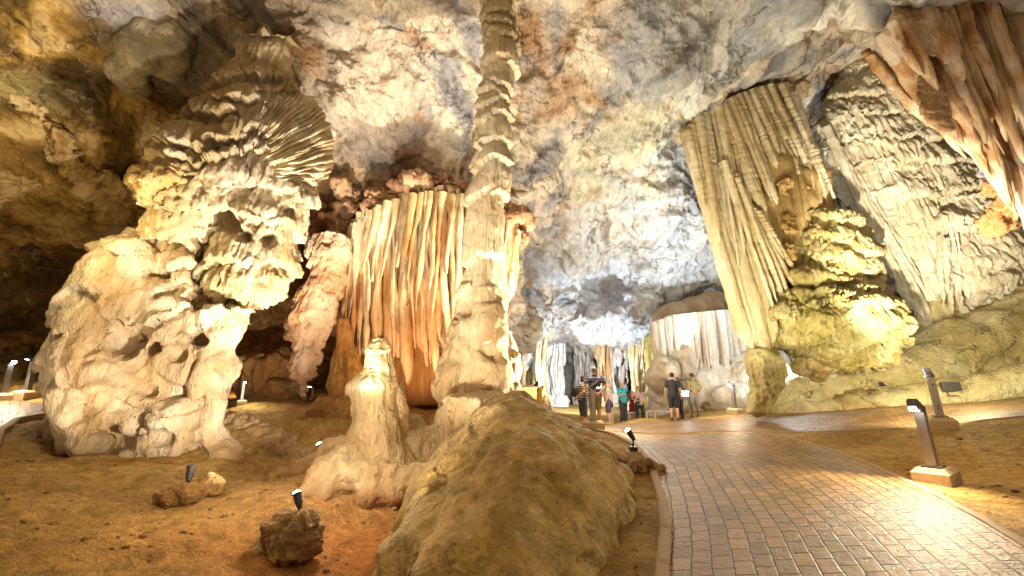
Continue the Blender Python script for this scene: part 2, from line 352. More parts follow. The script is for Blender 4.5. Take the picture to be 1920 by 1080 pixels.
# ------------------------------------------------------------------ terrain height from surveyed spots
def rbf(pts, vals, c=.6, lam=1e-3):
    pts = np.array(pts, float); vals = np.array(vals, float); n = len(pts)
    D = np.sqrt(((pts[:, None]-pts[None])**2).sum(-1)+c*c)
    A = np.zeros((n+1, n+1)); A[:n, :n] = -D+lam*np.eye(n); A[:n, n] = 1; A[n, :n] = 1
    wv = np.linalg.solve(A, np.append(vals, 0))
    def f(q):
        r = np.full(len(q), wv[n])
        for k in range(n): r = r-wv[k]*np.sqrt(((q-pts[k])**2).sum(1)+c*c)
        return r
    return f
SP = [  # (px, py, z) seen spots of bare ground
 (1300, 1080, 0), (1600, 1080, 0), (1900, 1080, 0), (1300, 960, 0), (1600, 960, 0), (1800, 990, 0), (1300, 880, 0), (1500, 880, 0), (1250, 830, 0), (1400, 830, 0),
 (1200, 805, 0), (1350, 800, 0), (1420, 809, .08), (1500, 809, .15), (1600, 806, .28), (1750, 797, .45), (1920, 780, .75),
 (1300, 785, .04), (1400, 777, .28), (1480, 774, .4), (1560, 771, .5), (1700, 765, .68), (1800, 753, .85), (1920, 738, 1.12), (1750, 880, -.03), (1900, 900, .05), (1900, 840, .3), (1600, 840, .08),
 (1118, 798, .08), (1094, 800, .02), (1143, 797, -.18), (1170, 795, -.3), (1203, 793, -.33), (1266, 790, 0), (1304, 782, .04), (1100, 780, -.2),
 (1200, 900, -.05), (1210, 1000, -.05), (1200, 1080, -.02), (1150, 850, .1),
 (430, 890, 0.), (250, 880, .15), (100, 850, .2), (200, 1000, .05), (20, 1070, .1), (20, 900, .25), (400, 1000, -.05), (330, 940, 0), (560, 1060, -.3), (650, 1060, -.35), (700, 980, -.25), (620, 960, -.1), (560, 930, .05), (500, 950, .0),
 (530, 870, 0), (580, 880, 0), (480, 790, .7), (600, 800, .6), (20, 800, .55), (60, 765, .85), (10, 755, .95), (100, 735, 1.1), (-200, 800, .8), (-300, 1080, .2),
 (700, 780, .75), (800, 745, 1.0), (600, 750, 1.0), (550, 735, 1.2),
]
pts = []; vals = []
for a, b, z in SP:
    g = G(a, b, z); pts.append(g[:2]); vals.append(z)
for x, y, z in [(0, -3, 0), (-6, -3, .1), (6, -3, .1), (9, 2, .1), (-9, 3, .4), (0, 30, 0.), (6, 30, .0), (2, 22, -.05), (-12, 22, 1.6), (14, 20, 1.6), (20,18,2), (20, 12, 1.4), (-20, 12, 1.8), (0, 45, .2), (-2.5, 9, .3), (-2.5, 12, .9), (0, 12, .6), (1, 10, .3), (5, 17, .1), (-7, 15, 1.2), (-14, 15, 1.7)]:
    pts.append((x, y)); vals.append(z)
_h = rbf(pts, vals)
MPL = [(1275, 1500), (1262, 1200), (1256, 1080), (1259, 1000), (1248, 935), (1228, 875), (1195, 838), (1150, 815), (1095, 803)]
MPR = [(3200, 1500), (2290, 1200), (2000, 1080), (1850, 985), (1740, 925), (1630, 873), (1550, 843), (1470, 820), (1400, 808)]
PATHC = np.array([G((a[0]+b[0])/2, (a[1]+b[1])/2)[:2] for a, b in zip(MPL, MPR)])
def hgt(xy, detail=True):
    xy = np.atleast_2d(np.asarray(xy, float)); z = _h(xy)
    if detail:
        q = np.c_[xy, np.zeros(len(xy))]
        k = sst(xy[:, 0], .2, -1.5)+sst(xy[:, 0]-xy[:, 1]*.9, 0, 1.5)*sst(xy[:, 1], 9, 3)*0
        z = z+fbm(q*.55, 3, 2)*.22*k+fbm(q*2.2, 4, 4)*(.03+.05*k)
    return z
def hz(x, y): return float(hgt([[x, y]])[0])
def march(px, py, f):                      # pixel -> first point on a height surface
    r = ray(px, py); r = r/r[1]; t = np.exp(np.linspace(math.log(1.2), math.log(60), 260)); q = np.array([0, 0, CAMH])+r*t[:, None]
    dz = q[:, 2]-f(q[:, :2]); k = np.argmax(dz < 0) if (dz < 0).any() else len(t)-1
    a, b = t[max(k-1, 0)], t[k]
    for _ in range(3):
        tt_ = np.linspace(a, b, 12); q = np.array([0, 0, CAMH])+r*tt_[:, None]; dz = q[:, 2]-f(q[:, :2]); k = np.argmax(dz < 0) if (dz < 0).any() else 11
        a, b = tt_[max(k-1, 0)], tt_[k]
    g = np.array([0, 0, CAMH])+r*b; return np.array([g[0], g[1], float(f(g[None, :2])[0])])
def GH(px, py): return march(px, py, hgt)
#PART2
def inpoly(xy, poly):
    x, y = xy[:, 0], xy[:, 1]; r = np.zeros(len(xy), bool); n = len(poly)
    for i in range(n):
        x1, y1 = poly[i][:2]; x2, y2 = poly[(i+1) % n][:2]
        c = ((y1 > y) != (y2 > y)) & (x < (x2-x1)*(y-y1)/(y2-y1+1e-12)+x1); r ^= c
    return r
def resample(p, n):
    p = np.array(p, float); s = np.r_[0, np.cumsum(np.linalg.norm(np.diff(p, axis=0), axis=1))]
    # smooth (Catmull-like) by dense cubic interpolation of cumulative length
    t = np.linspace(0, s[-1], n); q = np.stack([np.interp(t, s, p[:, k]) for k in range(p.shape[1])], 1)
    for _ in range(max(2, n//30)): q[1:-1] = (q[:-2]+2*q[1:-1]+q[2:])/4
    return q
# ------------------------------------------------------------------ paths (stamped cobble strips) and kerbs
BRL = [(940, 806), (1040, 806), (1130, 806), (1330, 808), (1420, 809), (1600, 807), (1750, 798), (1920, 781), (2150, 755)]
BRR = [(940, 800), (1040, 800), (1150, 798), (1300, 788), (1400, 777), (1560, 771), (1700, 765), (1790, 754), (1920, 738), (2150, 715)]
LPL = [(-260, 1000), (-60, 930), (-4, 850), (8, 812), (40, 789), (105, 778), (190, 775)]      # path at far left
LPR = [(-420, 870), (-260, 800), (-120, 760), (-40, 742), (20, 745), (90, 762), (190, 772)]
M_PATH, _t = nt('stamped_cobble_paving'); _L = _t.links.new
_o = N(_t, 'ShaderNodeOutputMaterial'); _b = N(_t, 'ShaderNodeBsdfPrincipled'); _L(_b.outputs[0], _o.inputs[0])
_uv = N(_t, 'ShaderNodeUVMap', uv_map='UVMap')
_nz = N(_t, 'ShaderNodeTexNoise', i_Scale=5.0, i_Detail=3.0); _L(_uv.outputs[0], _nz.inputs['Vector'])
_wp = N(_t, 'ShaderNodeVectorMath', operation='MULTIPLY_ADD'); _L(_nz.outputs['Color'], _wp.inputs[0]); _wp.inputs[1].default_value = (.05, .05, 0); _L(_uv.outputs[0], _wp.inputs[2])
_br = N(_t, 'ShaderNodeTexBrick', offset=.5, i_Scale=1.0); _L(_wp.outputs[0], _br.inputs['Vector'])
_br.inputs['Brick Width'].default_value = .30; _br.inputs['Row Height'].default_value = .205; _br.inputs['Mortar Size'].default_value = .013; _br.inputs['Mortar Smooth'].default_value = .6; _br.inputs['Bias'].default_value = 0
_br.inputs['Color1'].default_value = (.42, .285, .13, 1); _br.inputs['Color2'].default_value = (.23, .155, .075, 1); _br.inputs['Mortar'].default_value = (.035, .02, .01, 1)
_n2 = N(_t, 'ShaderNodeTexNoise', i_Scale=9.0, i_Detail=7.0, i_Roughness=.65); _L(_uv.outputs[0], _n2.inputs['Vector'])
_n4 = N(_t, 'ShaderNodeTexNoise', i_Scale=.9, i_Detail=4.0); _L(_uv.outputs[0], _n4.inputs['Vector'])
_m = N(_t, 'ShaderNodeMix', data_type='RGBA', blend_type='MULTIPLY'); _m.inputs[0].default_value = .8; _L(_br.outputs[0], _m.inputs[6])
_cr = N(_t, 'ShaderNodeValToRGB'); _L(_n2.outputs[0], _cr.inputs[0]); _cr.color_ramp.elements[0].position = .3; _cr.color_ramp.elements[0].color = (.5, .46, .46, 1); _cr.color_ramp.elements[1].position = .68; _cr.color_ramp.elements[1].color = (1.3, 1.15, 1, 1)
_L(_cr.outputs[0], _m.inputs[7])
_m2 = N(_t, 'ShaderNodeMix', data_type='RGBA', blend_type='MULTIPLY'); _m2.inputs[0].default_value = .7; _L(_m.outputs[2], _m2.inputs[6])
_c2 = N(_t, 'ShaderNodeValToRGB'); _L(_n4.outputs[0], _c2.inputs[0]); _c2.color_ramp.elements[0].position = .35; _c2.color_ramp.elements[0].color = (.75, .75, .78, 1); _c2.color_ramp.elements[1].position = .65; _c2.color_ramp.elements[1].color = (1.25, 1.1, .95, 1)
_L(_c2.outputs[0], _m2.inputs[7]); _L(_m2.outputs[2], _b.inputs['Base Color'])
_rr = N(_t, 'ShaderNodeMapRange'); _rr.inputs[1].default_value = .35; _rr.inputs[2].default_value = .65; _b.inputs['Specular IOR Level'].default_value = .38; _rr.inputs[3].default_value = .26; _rr.inputs[4].default_value = .55; _L(_n2.outputs[0], _rr.inputs[0]); _L(_rr.outputs[0], _b.inputs['Roughness'])
_inv = N(_t, 'ShaderNodeMath', operation='MULTIPLY_ADD'); _L(_br.outputs['Fac'], _inv.inputs[0]); _inv.inputs[1].default_value = -1.9; _L(_n2.outputs[0], _inv.inputs[2])
_n5 = N(_t, 'ShaderNodeTexNoise', i_Scale=26.0, i_Detail=3.0); _L(_uv.outputs[0], _n5.inputs['Vector'])
_in2 = N(_t, 'ShaderNodeMath', operation='MULTIPLY_ADD'); _L(_n5.outputs[0], _in2.inputs[0]); _in2.inputs[1].default_value = .3; _L(_inv.outputs[0], _in2.inputs[2])
_bp = N(_t, 'ShaderNodeBump', i_Strength=1.0, i_Distance=.05); _L(_in2.outputs[0], _bp.inputs['Height']); _L(_bp.outputs[0], _b.inputs['Normal'])
M_KERB = plain('kerb_concrete', (.34, .23, .12), .8, bump=.5, bs=30, var=.3)
def GS(px, py): return march(px, py, _h)[:2]
def strip(name, PL, PR, lift, nu=30, nv=160, sw=False):
    A = resample([GS(*p) for p in PL], nv); B = resample([GS(*p) for p in PR], nv)
    u = np.linspace(0, 1, nu); X = A[:, None]*(1-u)[None, :, None]+B[:, None]*u[None, :, None]; xy = X.reshape(-1, 2)
    V = np.c_[xy, _h(xy)+lift]; me = npmesh(V, gridq(nv, nu))
    mid = (A+B)/2; s = np.r_[0, np.cumsum(np.linalg.norm(np.diff(mid, axis=0), axis=1))]
    wd = np.median(np.linalg.norm(A-B, axis=1)); UV = np.zeros((nv, nu, 2)); UV[..., 0] = s[:, None]; UV[..., 1] = (u-.5)[None]*np.linalg.norm(A-B, axis=1)[:, None]*.35+(u-.5)[None]*wd*.65
    ul = me.uv_layers.new(name='UVMap'); li = np.empty(len(me.loops), np.int32); me.loops.foreach_get('vertex_index', li)
    ul.data.foreach_set('uv', UV.reshape(-1, 2)[li].astype(np.float32).ravel())
    o = link(name, me, M_PATH); tag(o, kind='structure'); 
    if nrm(me)[0, 2] < 0: me.flip_normals()
    return A, B
def kerb(line, lift, wd=.11, h=.07, side=1):
    n = len(line); t = np.gradient(line, axis=0); t /= np.linalg.norm(t, axis=1)[:, None]; nn = np.stack([-t[:, 1], t[:, 0]], 1)*side
    z = _h(line); rowsV = []
    for off, dz in ((0, -.25), (0, h-.012), (.012, h), (wd-.012, h), (wd, h-.012), (wd, -.25)):
        p = line+nn*off; rowsV.append(np.c_[p, z+lift+dz])
    V = np.stack(rowsV, 1)
    V[:, :, 2] += (fbm(V.reshape(-1, 3)*3, 2, 9)*.012).reshape(V.shape[:2])
    s = np.r_[0, np.cumsum(np.linalg.norm(np.diff(line, axis=0), axis=1))]
    V[:, 2:4, 2] -= (np.abs((s % 1.0)-.5) > .488)[:, None]*.02
    me = npmesh(V.reshape(-1, 3), gridq(n, 6)); tag(link('kerb', me, M_KERB, smooth=False), kind='structure')
mA, mB = strip('path', MPL, MPR, .012, 60, 260)
bA, bB = strip('path', BRL, BRR, .018, 20, 260)
lA, lB = strip('path', LPL, LPR, .03, 16, 120)
kerb(mA, .01, side=1, h=.06); kerb(resample(mB, 300), .01, side=-1, h=.02); kerb(resample(bA, 300)[60:], -.03, side=-1 if bA[-1][0] > bA[0][0] else 1, h=.05)
kerb(resample(lA, 200), .0, side=1, h=.09, wd=.14)
POLYS = [np.r_[mA, mB[::-1]], np.r_[bA, bB[::-1]], np.r_[lA, lB[::-1]]]

# ------------------------------------------------------------------ ground sheet
tt = np.linspace(-1.75, 1.9, 640); dd = np.r_[np.linspace(-4, .9, 20), 1.0*np.exp(np.linspace(0, math.log(46), 560))]
XX = tt[None]*np.maximum(dd, 1.6)[:, None]; YY = np.repeat(dd[:, None], len(tt), 1); xy = np.stack([XX, YY], -1).reshape(-1, 2)
zz = hgt(xy)
ins = np.zeros(len(xy), bool)
for pl in POLYS: ins |= inpoly(xy, pl)
zz = np.where(ins, _h(xy)-.06, zz)
q3 = np.c_[xy, zz]
stones = sst(fbm(q3*7, 3, 77), .22, .45)*.035*(~ins)*sst(fbm(q3*.8, 2, 70), -.1, .3)
V = np.c_[xy, zz+stones]; me = npmesh(V, gridq(len(dd), len(tt)))
if nrm(me)[0, 2] < 0: me.flip_normals()
t = fbm(q3*.8, 4, 60)*.5+.5; C = ramp(t, [(.2, (.30, .17, .05)), (.45, (.46, .29, .10)), (.75, (.60, .42, .18))])
redc = np.exp(-((xy-G(680, 1030, -.3)[:2])**2).sum(1)/1.7**2); C = lerp(C, (.44, .13, .02), redc*.9)
pale = np.exp(-((xy-G(430, 920, 0)[:2])**2).sum(1)/2.4**2); C = lerp(C, (.62, .45, .24), pale*.55)
setcol(me, C); tag(link('ground', me, M_GROUND), kind='structure')

# ------------------------------------------------------------------ cave vault: one rock surface surveyed as distances
SH = [(-500, -700, 2.4), (480, -700, 3), (960, -700, 3), (1500, -700, 3.4), (2420, -700, 3), (-500, -300, 3.4), (0, -300, 4.2), (480, -300, 5), (960, -300, 5.8), (1500, -300, 6), (2420, -300, 5),
 (-500, 100, 4.5), (-500, 400, 6), (-500, 760, 9), (-150, 200, 6.2), (-150, 500, 8.5), (-150, 700, 12),
 (0, 0, 6.4), (200, 0, 7.2), (450, 0, 8.4), (700, 0, 8.8), (960, -20, 9.1), (1100, 0, 9.4), (1300, 0, 9.6), (1500, 0, 9.8), (1650, 0, 9.6), (1900, 0, 9.4), (2200, 0, 8.5),
 (0, 150, 7.4), (200, 150, 8.4), (440, 130, 8.8), (500, 120, 8.7), (560, 140, 9.0), (640, 190, 9.8), (640, 120, 9.5), (780, 130, 10.3), (1100, 150, 11), (1300, 150, 11.6), (1500, 100, 13),
 (0, 300, 8.8), (150, 300, 9.6), (300, 300, 11), (600, 300, 11.6), (760, 250, 11.6), (760, 330, 12.3), (640, 400, 12.4), (690, 370, 12.4),(860, 340, 12.4), (1050, 300, 13.8), (1250, 300, 15.5), (1290, 215, 15.0), (1350, 180, 14.8), (1470, 145, 14.6), (1450, 300, 19), (1600, 105, 15.2), (1700, 130, 15.0), (1900, 300, 18), (2300, 300, 13),
 (0, 450, 10.2), (150, 450, 11.2), (270, 400, 11.6), (470, 450, 13), (600, 450, 12.6), (1050, 450, 18.5), (1200, 450, 18.8), (1340, 450, 18.8), (1600, 450, 20), (1900, 450, 19),
 (0, 600, 12.5), (150, 600, 13.5), (480, 600, 14.5), (600, 560, 13.6), (800, 500, 13.2), (960, 560, 17), (1000, 560, 22), (1150, 550, 23), (1350, 545, 22), (1500, 560, 21), (1700, 560, 20), (1920, 560, 19),
 (0, 680, 14.5), (150, 700, 15), (480, 690, 15.5), (600, 680, 14.5), (800, 650, 13.4), (950, 650, 19), (1000, 640, 24), (1100, 642, 25), (1200, 635, 22.5), (1100, 668, 33), (1300, 600, 24), (1400, 640, 23), (1550, 640, 21), (1800, 640, 19), (2300, 600, 14),
 (0, 780, 15.5), (500, 780, 15), (800, 760, 13.6), (960, 760, 22), (1010, 700, 34), (1100, 700, 36), (1200, 700, 34), (1100, 780, 36), (1400, 740, 25), (1700, 740, 20), (2300, 760, 15)]
fs = rbf([(a/300., b/300.) for a, b, c in SH], [math.log(c) for a, b, c in SH], c=.12, lam=2e-3)
gx = np.r_[np.linspace(-500, -40, 60), np.linspace(-36, 1956, 900), np.linspace(1960, 2420, 60)]; gy = np.r_[np.linspace(-700, -30, 90), np.linspace(-27, 690, 400), np.linspace(693, 790, 24)]
GX, GY = np.meshgrid(gx, gy); q = np.c_[GX.ravel(), GY.ravel()]; D = np.exp(fs(q/300.))
u_ = (q[:, 0]-960)/F; v_ = (540-q[:, 1])/F
rd = np.stack([u_, cp-v_*sp_, sp_+v_*cp], 1); V = np.array([0, 0, CAMH])+rd*(D/rd[:, 1])[:, None]
me = npmesh(V, gridq(len(gy), len(gx)))
n = nrm(me)
if (n*(np.array([0, 5, 3])-V)).sum(1).mean() < 0: me.flip_normals(); n = -n
sc = np.clip(D/11, .6, 1.6)
wv = V+np.stack([fbm(V*.35, 2, 1), fbm(V*.35, 2, 2), fbm(V*.35, 2, 3)], 1)*1.6
f1, f2, idc = voro(wv*.36*np.array([1, 1, 1.3]), 5)
plate = ((idc & 255)/255.-.5); edge = sst(f2-f1, 0, .16)
f1b, f2b, idb = voro(wv*.95+3.3, 6); edgeb = sst(f2b-f1b, 0, .2)
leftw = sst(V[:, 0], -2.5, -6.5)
d = (plate*.75*edge+fbm(V*.3, 3, 9)*.8)*sc
d += (((idb & 255)/255.-.5)*.26*edgeb)*sc*(.35+.9*leftw)
d += (ridge(V*np.array([.9, .9, 1.3])+.3, 4, 12)-.45)*.22*sc
V = V+n*(d*.85)[:, None]; setco(me, V); n = nrm(me)
if (n*(np.array([0, 5, 3])-V)).sum(1).mean() < 0: n = -n
# scallops + crumble
f1c, f2c, idcc = voro(V*np.array([2.1, 2.1, 2.6])+fbm(V*1.5, 2, 15)[:, None]*.8, 8)
V = V+n*((f1c-.5)*.06*sc+fbm(V*3.2, 4, 22)*.085*(.6+leftw*1.2)+(ridge(V@np.array(Matrix.Rotation(.6, 3, 'Z'))*np.array([2.4, .8, 2.])*1., 3, 23)-.5)*.09*sc)[:, None]; setco(me, V)
# rock provinces
wr = wv@np.array(Matrix.Rotation(.5, 3, 'Y')); t = (fbm(wr*np.array([.38, .5, .9]), 6, 31, .48))*.62+.5
C = ramp(t, [(.28, (.20, .20, .21)), (.42, (.36, .35, .34)), (.50, (.54, .49, .42)), (.60, (.68, .60, .46)), (.78, (.76, .71, .60))])
tb = fbm(V*np.array([1.7, 1.7, 2.3])+9, 4, 35)*.5+.5; C = C*(.88+.24*tb)[:, None]
crk = 1-sst(f2-f1, .02, .20+.12*(tb-.5)); C = lerp(C, (.34, .20, .09), crk*sst(tb, .48, .62)*.75)
crb = 1-sst(f2b-f1b, .0, .06); C = lerp(C, (.20, .13, .09), crb*.5*sst(tb, .4, .6))
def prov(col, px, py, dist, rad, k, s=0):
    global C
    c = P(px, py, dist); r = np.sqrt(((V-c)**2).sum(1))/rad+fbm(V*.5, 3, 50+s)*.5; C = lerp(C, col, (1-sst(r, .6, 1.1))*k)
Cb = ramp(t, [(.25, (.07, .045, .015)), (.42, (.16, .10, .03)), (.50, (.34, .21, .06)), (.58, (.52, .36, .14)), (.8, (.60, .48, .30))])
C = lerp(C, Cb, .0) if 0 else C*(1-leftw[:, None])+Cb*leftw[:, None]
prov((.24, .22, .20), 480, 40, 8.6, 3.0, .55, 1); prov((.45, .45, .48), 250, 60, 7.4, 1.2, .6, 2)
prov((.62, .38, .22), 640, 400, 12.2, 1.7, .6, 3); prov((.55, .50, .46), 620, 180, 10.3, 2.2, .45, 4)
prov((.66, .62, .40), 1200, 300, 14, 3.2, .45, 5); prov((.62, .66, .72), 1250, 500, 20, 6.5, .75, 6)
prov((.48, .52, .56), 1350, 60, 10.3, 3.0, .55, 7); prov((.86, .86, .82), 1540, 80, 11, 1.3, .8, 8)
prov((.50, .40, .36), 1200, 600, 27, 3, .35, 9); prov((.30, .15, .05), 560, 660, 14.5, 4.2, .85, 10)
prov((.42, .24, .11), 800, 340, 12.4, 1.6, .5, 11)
prov((.34, .19, .07), 1060, 185, 11.3, .9, .5, 12); prov((.36, .21, .09), 990, 60, 9.6, .8, .8, 13); prov((.36, .20, .08), 560, 110, 9.3, .8, .7, 15); prov((.60, .50, .22), 110, 230, 8.2, 1.1, .7, 16); prov((.74, .70, .62), 1130, 480, 19, 3.0, .5, 17); prov((.08, .05, .02), 60, 560, 12.5, 2.4, .8, 18); prov((.74, .68, .58), 1100, 700, 34, 9, .85, 20); prov((.70, .58, .44), 700, 160, 10.3, 1.6, .5, 19)  # far hall backing is coloured pale to help light it up
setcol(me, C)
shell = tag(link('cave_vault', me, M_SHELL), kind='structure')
# loose grit and pebbles on the bare soil
rp = random.Random(9); rn = np.random.RandomState(9); base_ = bmesh.new(); bmesh.ops.create_icosphere(base_, subdivisions=1, radius=1); bv = np.array([v.co[:] for v in base_.verts]); bf = [[v.index for v in f.verts] for f in base_.faces]
y = 2.4+9*rn.rand(9000)**1.5; cand = np.c_[(rn.rand(9000)*2.6-1.25)*y, y]; ok = gn(np.c_[cand*.9, y*0], 5) > -.1
for pl in POLYS: ok &= ~inpoly(cand, pl)
cand = cand[ok][:2400]; zc = hgt(cand)
PV = []; PF = []; n0 = 0
for (x, y), z in zip(cand, zc):
    r_ = (.006+.030*rp.random()**4)*(2.0 if rp.random() < .03 else 1); V_ = bv*np.array([r_*rp.uniform(.8, 1.6), r_*rp.uniform(.7, 1.2), r_*rp.uniform(.5, .9)])*(1+rn.uniform(-.2, .2, (len(bv), 1))); a_ = rp.random()*6; c, s_ = math.cos(a_), math.sin(a_)
    V_ = np.c_[V_[:, 0]*c-V_[:, 1]*s_, V_[:, 0]*s_+V_[:, 1]*c, V_[:, 2]]+[x, y, z+r_*.2]; PV.append(V_); PF += [[i+n0 for i in f] for f in bf]; n0 += len(bv)
me = npmesh(np.concatenate(PV), np.array(PF)); tq = np.repeat(np.array([[rp.random()] for _ in PV]), len(bv), 0)[:, 0]
setcol(me, ramp(tq, [(0, (.28, .17, .08)), (.7, (.50, .36, .20)), (1, (.70, .60, .45))])); tag(link('gravel', me, M_GROUND, smooth=False), 'loose grit and small pebbles scattered over the bare cave soil', 'gravel', kind='stuff')
#PART3
def zat(px, py, d): return P(px, py, d)[2]
def finish(name, me, mat, base, tint, parent=None, seed=0, hi=None, f=.9, stretch=.5, extra=None):
    V = co(me); C = calccol(V, None, base, tint, seed, f, hi, stretch)
    if extra: C = extra(V, C)
    setcol(me, C); return link(name, me, mat, parent)
CREAM = (.70, .58, .42); CREAMD = (.48, .33, .19); IVORY = (.82, .75, .62); TAN = (.50, .36, .18); BROWN = (.26, .15, .07)
# pipes: many tapering stalactite tubes hung side by side and joined in one curtain
def pipes(items, nseg=12, nr=34, seed=0, wob=.04, knob=.12):
    VV = []; QQ = []; off = 0
    for k, (a, b, r0, r1, tip) in enumerate(items):
        a = np.array(a); b = np.array(b); s = np.linspace(0, 1, nr); c = a+(b-a)*s[:, None]
        ax = (b-a); ln = np.linalg.norm(ax)
        c[:, :2] += np.stack([gn(np.c_[s*ln*.5+k*3.1, np.full(nr, k*.7), np.zeros(nr)], seed+1), gn(np.c_[s*ln*.5+k*5.1, np.full(nr, k*1.7), np.zeros(nr)], seed+2)], 1)*wob
        r = r0+(r1-r0)*s; r = r*(1+knob*gn(np.c_[s*ln*2.2, np.full(nr, k*2.3), np.zeros(nr)], seed+3)+knob*.7*gn(np.c_[s*ln*6, np.full(nr, k*1.3), np.ones(nr)], seed+4))
        if tip > 0: r = r*np.clip((1-s)/tip, 0, 1)**.6
        r = np.maximum(r, .002); th = np.linspace(0, 2*math.pi, nseg, endpoint=False)
        V = np.stack([c[:, 0, None]+r[:, None]*np.cos(th), c[:, 1, None]+r[:, None]*np.sin(th)*1.3, np.repeat(c[:, 2, None], nseg, 1)], -1)
        VV.append(V.reshape(-1, 3)); QQ.append(gridq(nr, nseg, True, off)); off += nr*nseg
    V = np.concatenate(VV); me = npmesh(V, np.concatenate(QQ))
    n = nrm(me)
    if (n[:nseg*nr]*(V[:nseg*nr]-V[:nseg*nr].mean(0))).sum() < 0: me.flip_normals()
    return me
def relief(me, amp, f, st=(1, 1, .3), seed=0):
    V = co(me); n = nrm(me); V = V+n*(fbm(V*f*np.array(st), 4, seed)*amp)[:, None]; setco(me, V); return me
def curtain(top, bot, d0, n, r, seed=0, tipr=(.1, .5), jd=.35, back=.0, lenj=.15, ragged=None, taper=.5):
    """top/bot: traced polylines (px,py); n pipes between them"""
    rd_ = random.Random(seed); T = np.array(top, float); B = np.array(bot, float)
    def at(L, t):
        s = np.r_[0, np.cumsum(np.linalg.norm(np.diff(L, axis=0), axis=1))]; s /= s[-1]; return np.array([np.interp(t, s, L[:, k]) for k in range(L.shape[1])])
    it = []
    for k in range(n):
        t = (k+rd_.random())/n; a = at(T, t); b = at(B, min(1, max(0, t+rd_.uniform(-.015, .015)))); u = rd_.random()**1.5*lenj
        if ragged: u = ragged(t, rd_)
        e = a+(b-a)*(1-u); dj = rd_.uniform(-jd, jd)+back
        da = (a[2] if len(a) > 2 else d0); db = (e[2] if len(e) > 2 else d0)
        rr = r*rd_.uniform(.55, 1.5)
        it.append((P(a[0], a[1], da+dj*.7), P(e[0], e[1], db+dj), rr, rr*taper*rd_.uniform(.6, 1.3), rd_.uniform(*tipr)))
    return it

# ================================================== giant flowstone column, left
root = tag(empty('flowstone_column', P(280, 880, 8.6)), 'giant pale twisted flowstone column with a hole through it and a fan on top', 'rock column')
VX = .036
s = Soup(); D0 = 8.7
s.rows([(425, 240, 268), (440, 222, 292), (470, 188, 320), (510, 165, 345), (560, 145, 400), (600, 132, 425), (640, 128, 425), (690, 106, 420), (730, 100, 410), (770, 118, 400), (800, 130, 400), (850, 150, 420), (890, 150, 440), (930, 160, 430)], D0+.1, .62)
s.rows([(575, 385, 465), (620, 378, 458), (680, 375, 440), (740, 365, 425), (800, 350, 412), (860, 338, 440), (900, 330, 446), (930, 330, 440)], D0-.35, .8)
s.rows([(480, 300, 350), (560, 340, 390), (620, 330, 400), (700, 300, 380)], D0-.35, .7)
for x, y, d, r in [(120, 800, 8.9, .36), (200, 800, 8.5, .50), (190, 850, 8.3, .32), (260, 830, 8.3, .36), (320, 840, 8.2, .45), (400, 865, 8.25, .36), (160, 700, 8.6, .5), (200, 590, 8.5, .55), (300, 570, 8.4, .5), (340, 680, 8.3, .5), (250, 660, 8.4, .7), (250, 760, 8.4, .7), (330, 790, 8.2, .45), (95, 820, 9.2, .22), (250, 500, 8.4, .6), (300, 620, 8.1, .4)]:
    s.ball(P(x, y, d), (r, r*.8, r*.9))
me = s.fuse(VX, 5)
carve(me, lump=.10, lf=1.1, flute=.03, ff=5, fz=.5, tier=.17, tf=.75, fringe=.05, fa=3, holes=.12, hf=1.2, pit=.015, fine=.02, seed=11, dents=[(228, 636, 24, .45), (290, 655, 11, .3), (372, 632, 15, .4), (335, 662, 10, .25), (375, 560, 18, .45), (278, 735, 10, .25), (365, 862, 22, .3), (210, 835, 26, .3), (150, 780, 16, .25)]); V = co(me); n = nrm(me); setco(me, V+n*((ridge(V*1.1, 2, 13)-.5)*.14)[:, None])
finish('base', me, M_CALC, CREAM, (.52, .37, .21), root, 11, IVORY)
s = Soup(); 
s.rows([(255, 345, 420), (275, 320, 490), (300, 318, 500), (350, 305, 500), (400, 290, 460), (430, 286, 405), (460, 290, 375), (500, 294, 350), (550, 298, 342)], D0-.1, .75)
s.rows([(85, 445, 575), (120, 432, 560), (150, 425, 545), (180, 405, 555), (215, 370, 560), (250, 358, 560), (285, 350, 560), (330, 420, 585), (380, 430, 580), (430, 415, 562), (470, 402, 550), (510, 396, 545), (545, 390, 522), (575, 398, 480), (610, 395, 466)], D0+.15, .7)
for x, y, d, r in [(500, 400, 8.5, .35), (450, 500, 8.5, .33), (510, 520, 8.6, .25)]:
    s.ball(P(x, y, d), (r, r*.8, r*.7))
me = s.fuse(VX*.8, 4)
a0, a1 = P(430, 560, D0), P(520, 180, D0)
lp = [zat(400, y, D0) for y in (680, 560, 505, 430, 372, 318, 292, 228, 175, 100)]
carve(me, lump=.08, lf=1.2, flute=.09, ff=7, fz=.25, tier=.30, cell=.75, cf=.7, lips=lp, fringe=.12, fa=6, dents=[(425, 415, 20, .45), (455, 440, 13, .35), (505, 445, 16, .35), (400, 275, 11, .25), (500, 530, 12, .3), (545, 400, 12, .25)], holes=.06, hf=2.6, pit=.02, fine=.02, seed=21, lean=axes_of(a0, a1)[:2])
finish('shaft', me, M_DRIP, CREAM, (.50, .38, .20), root, 21, IVORY)
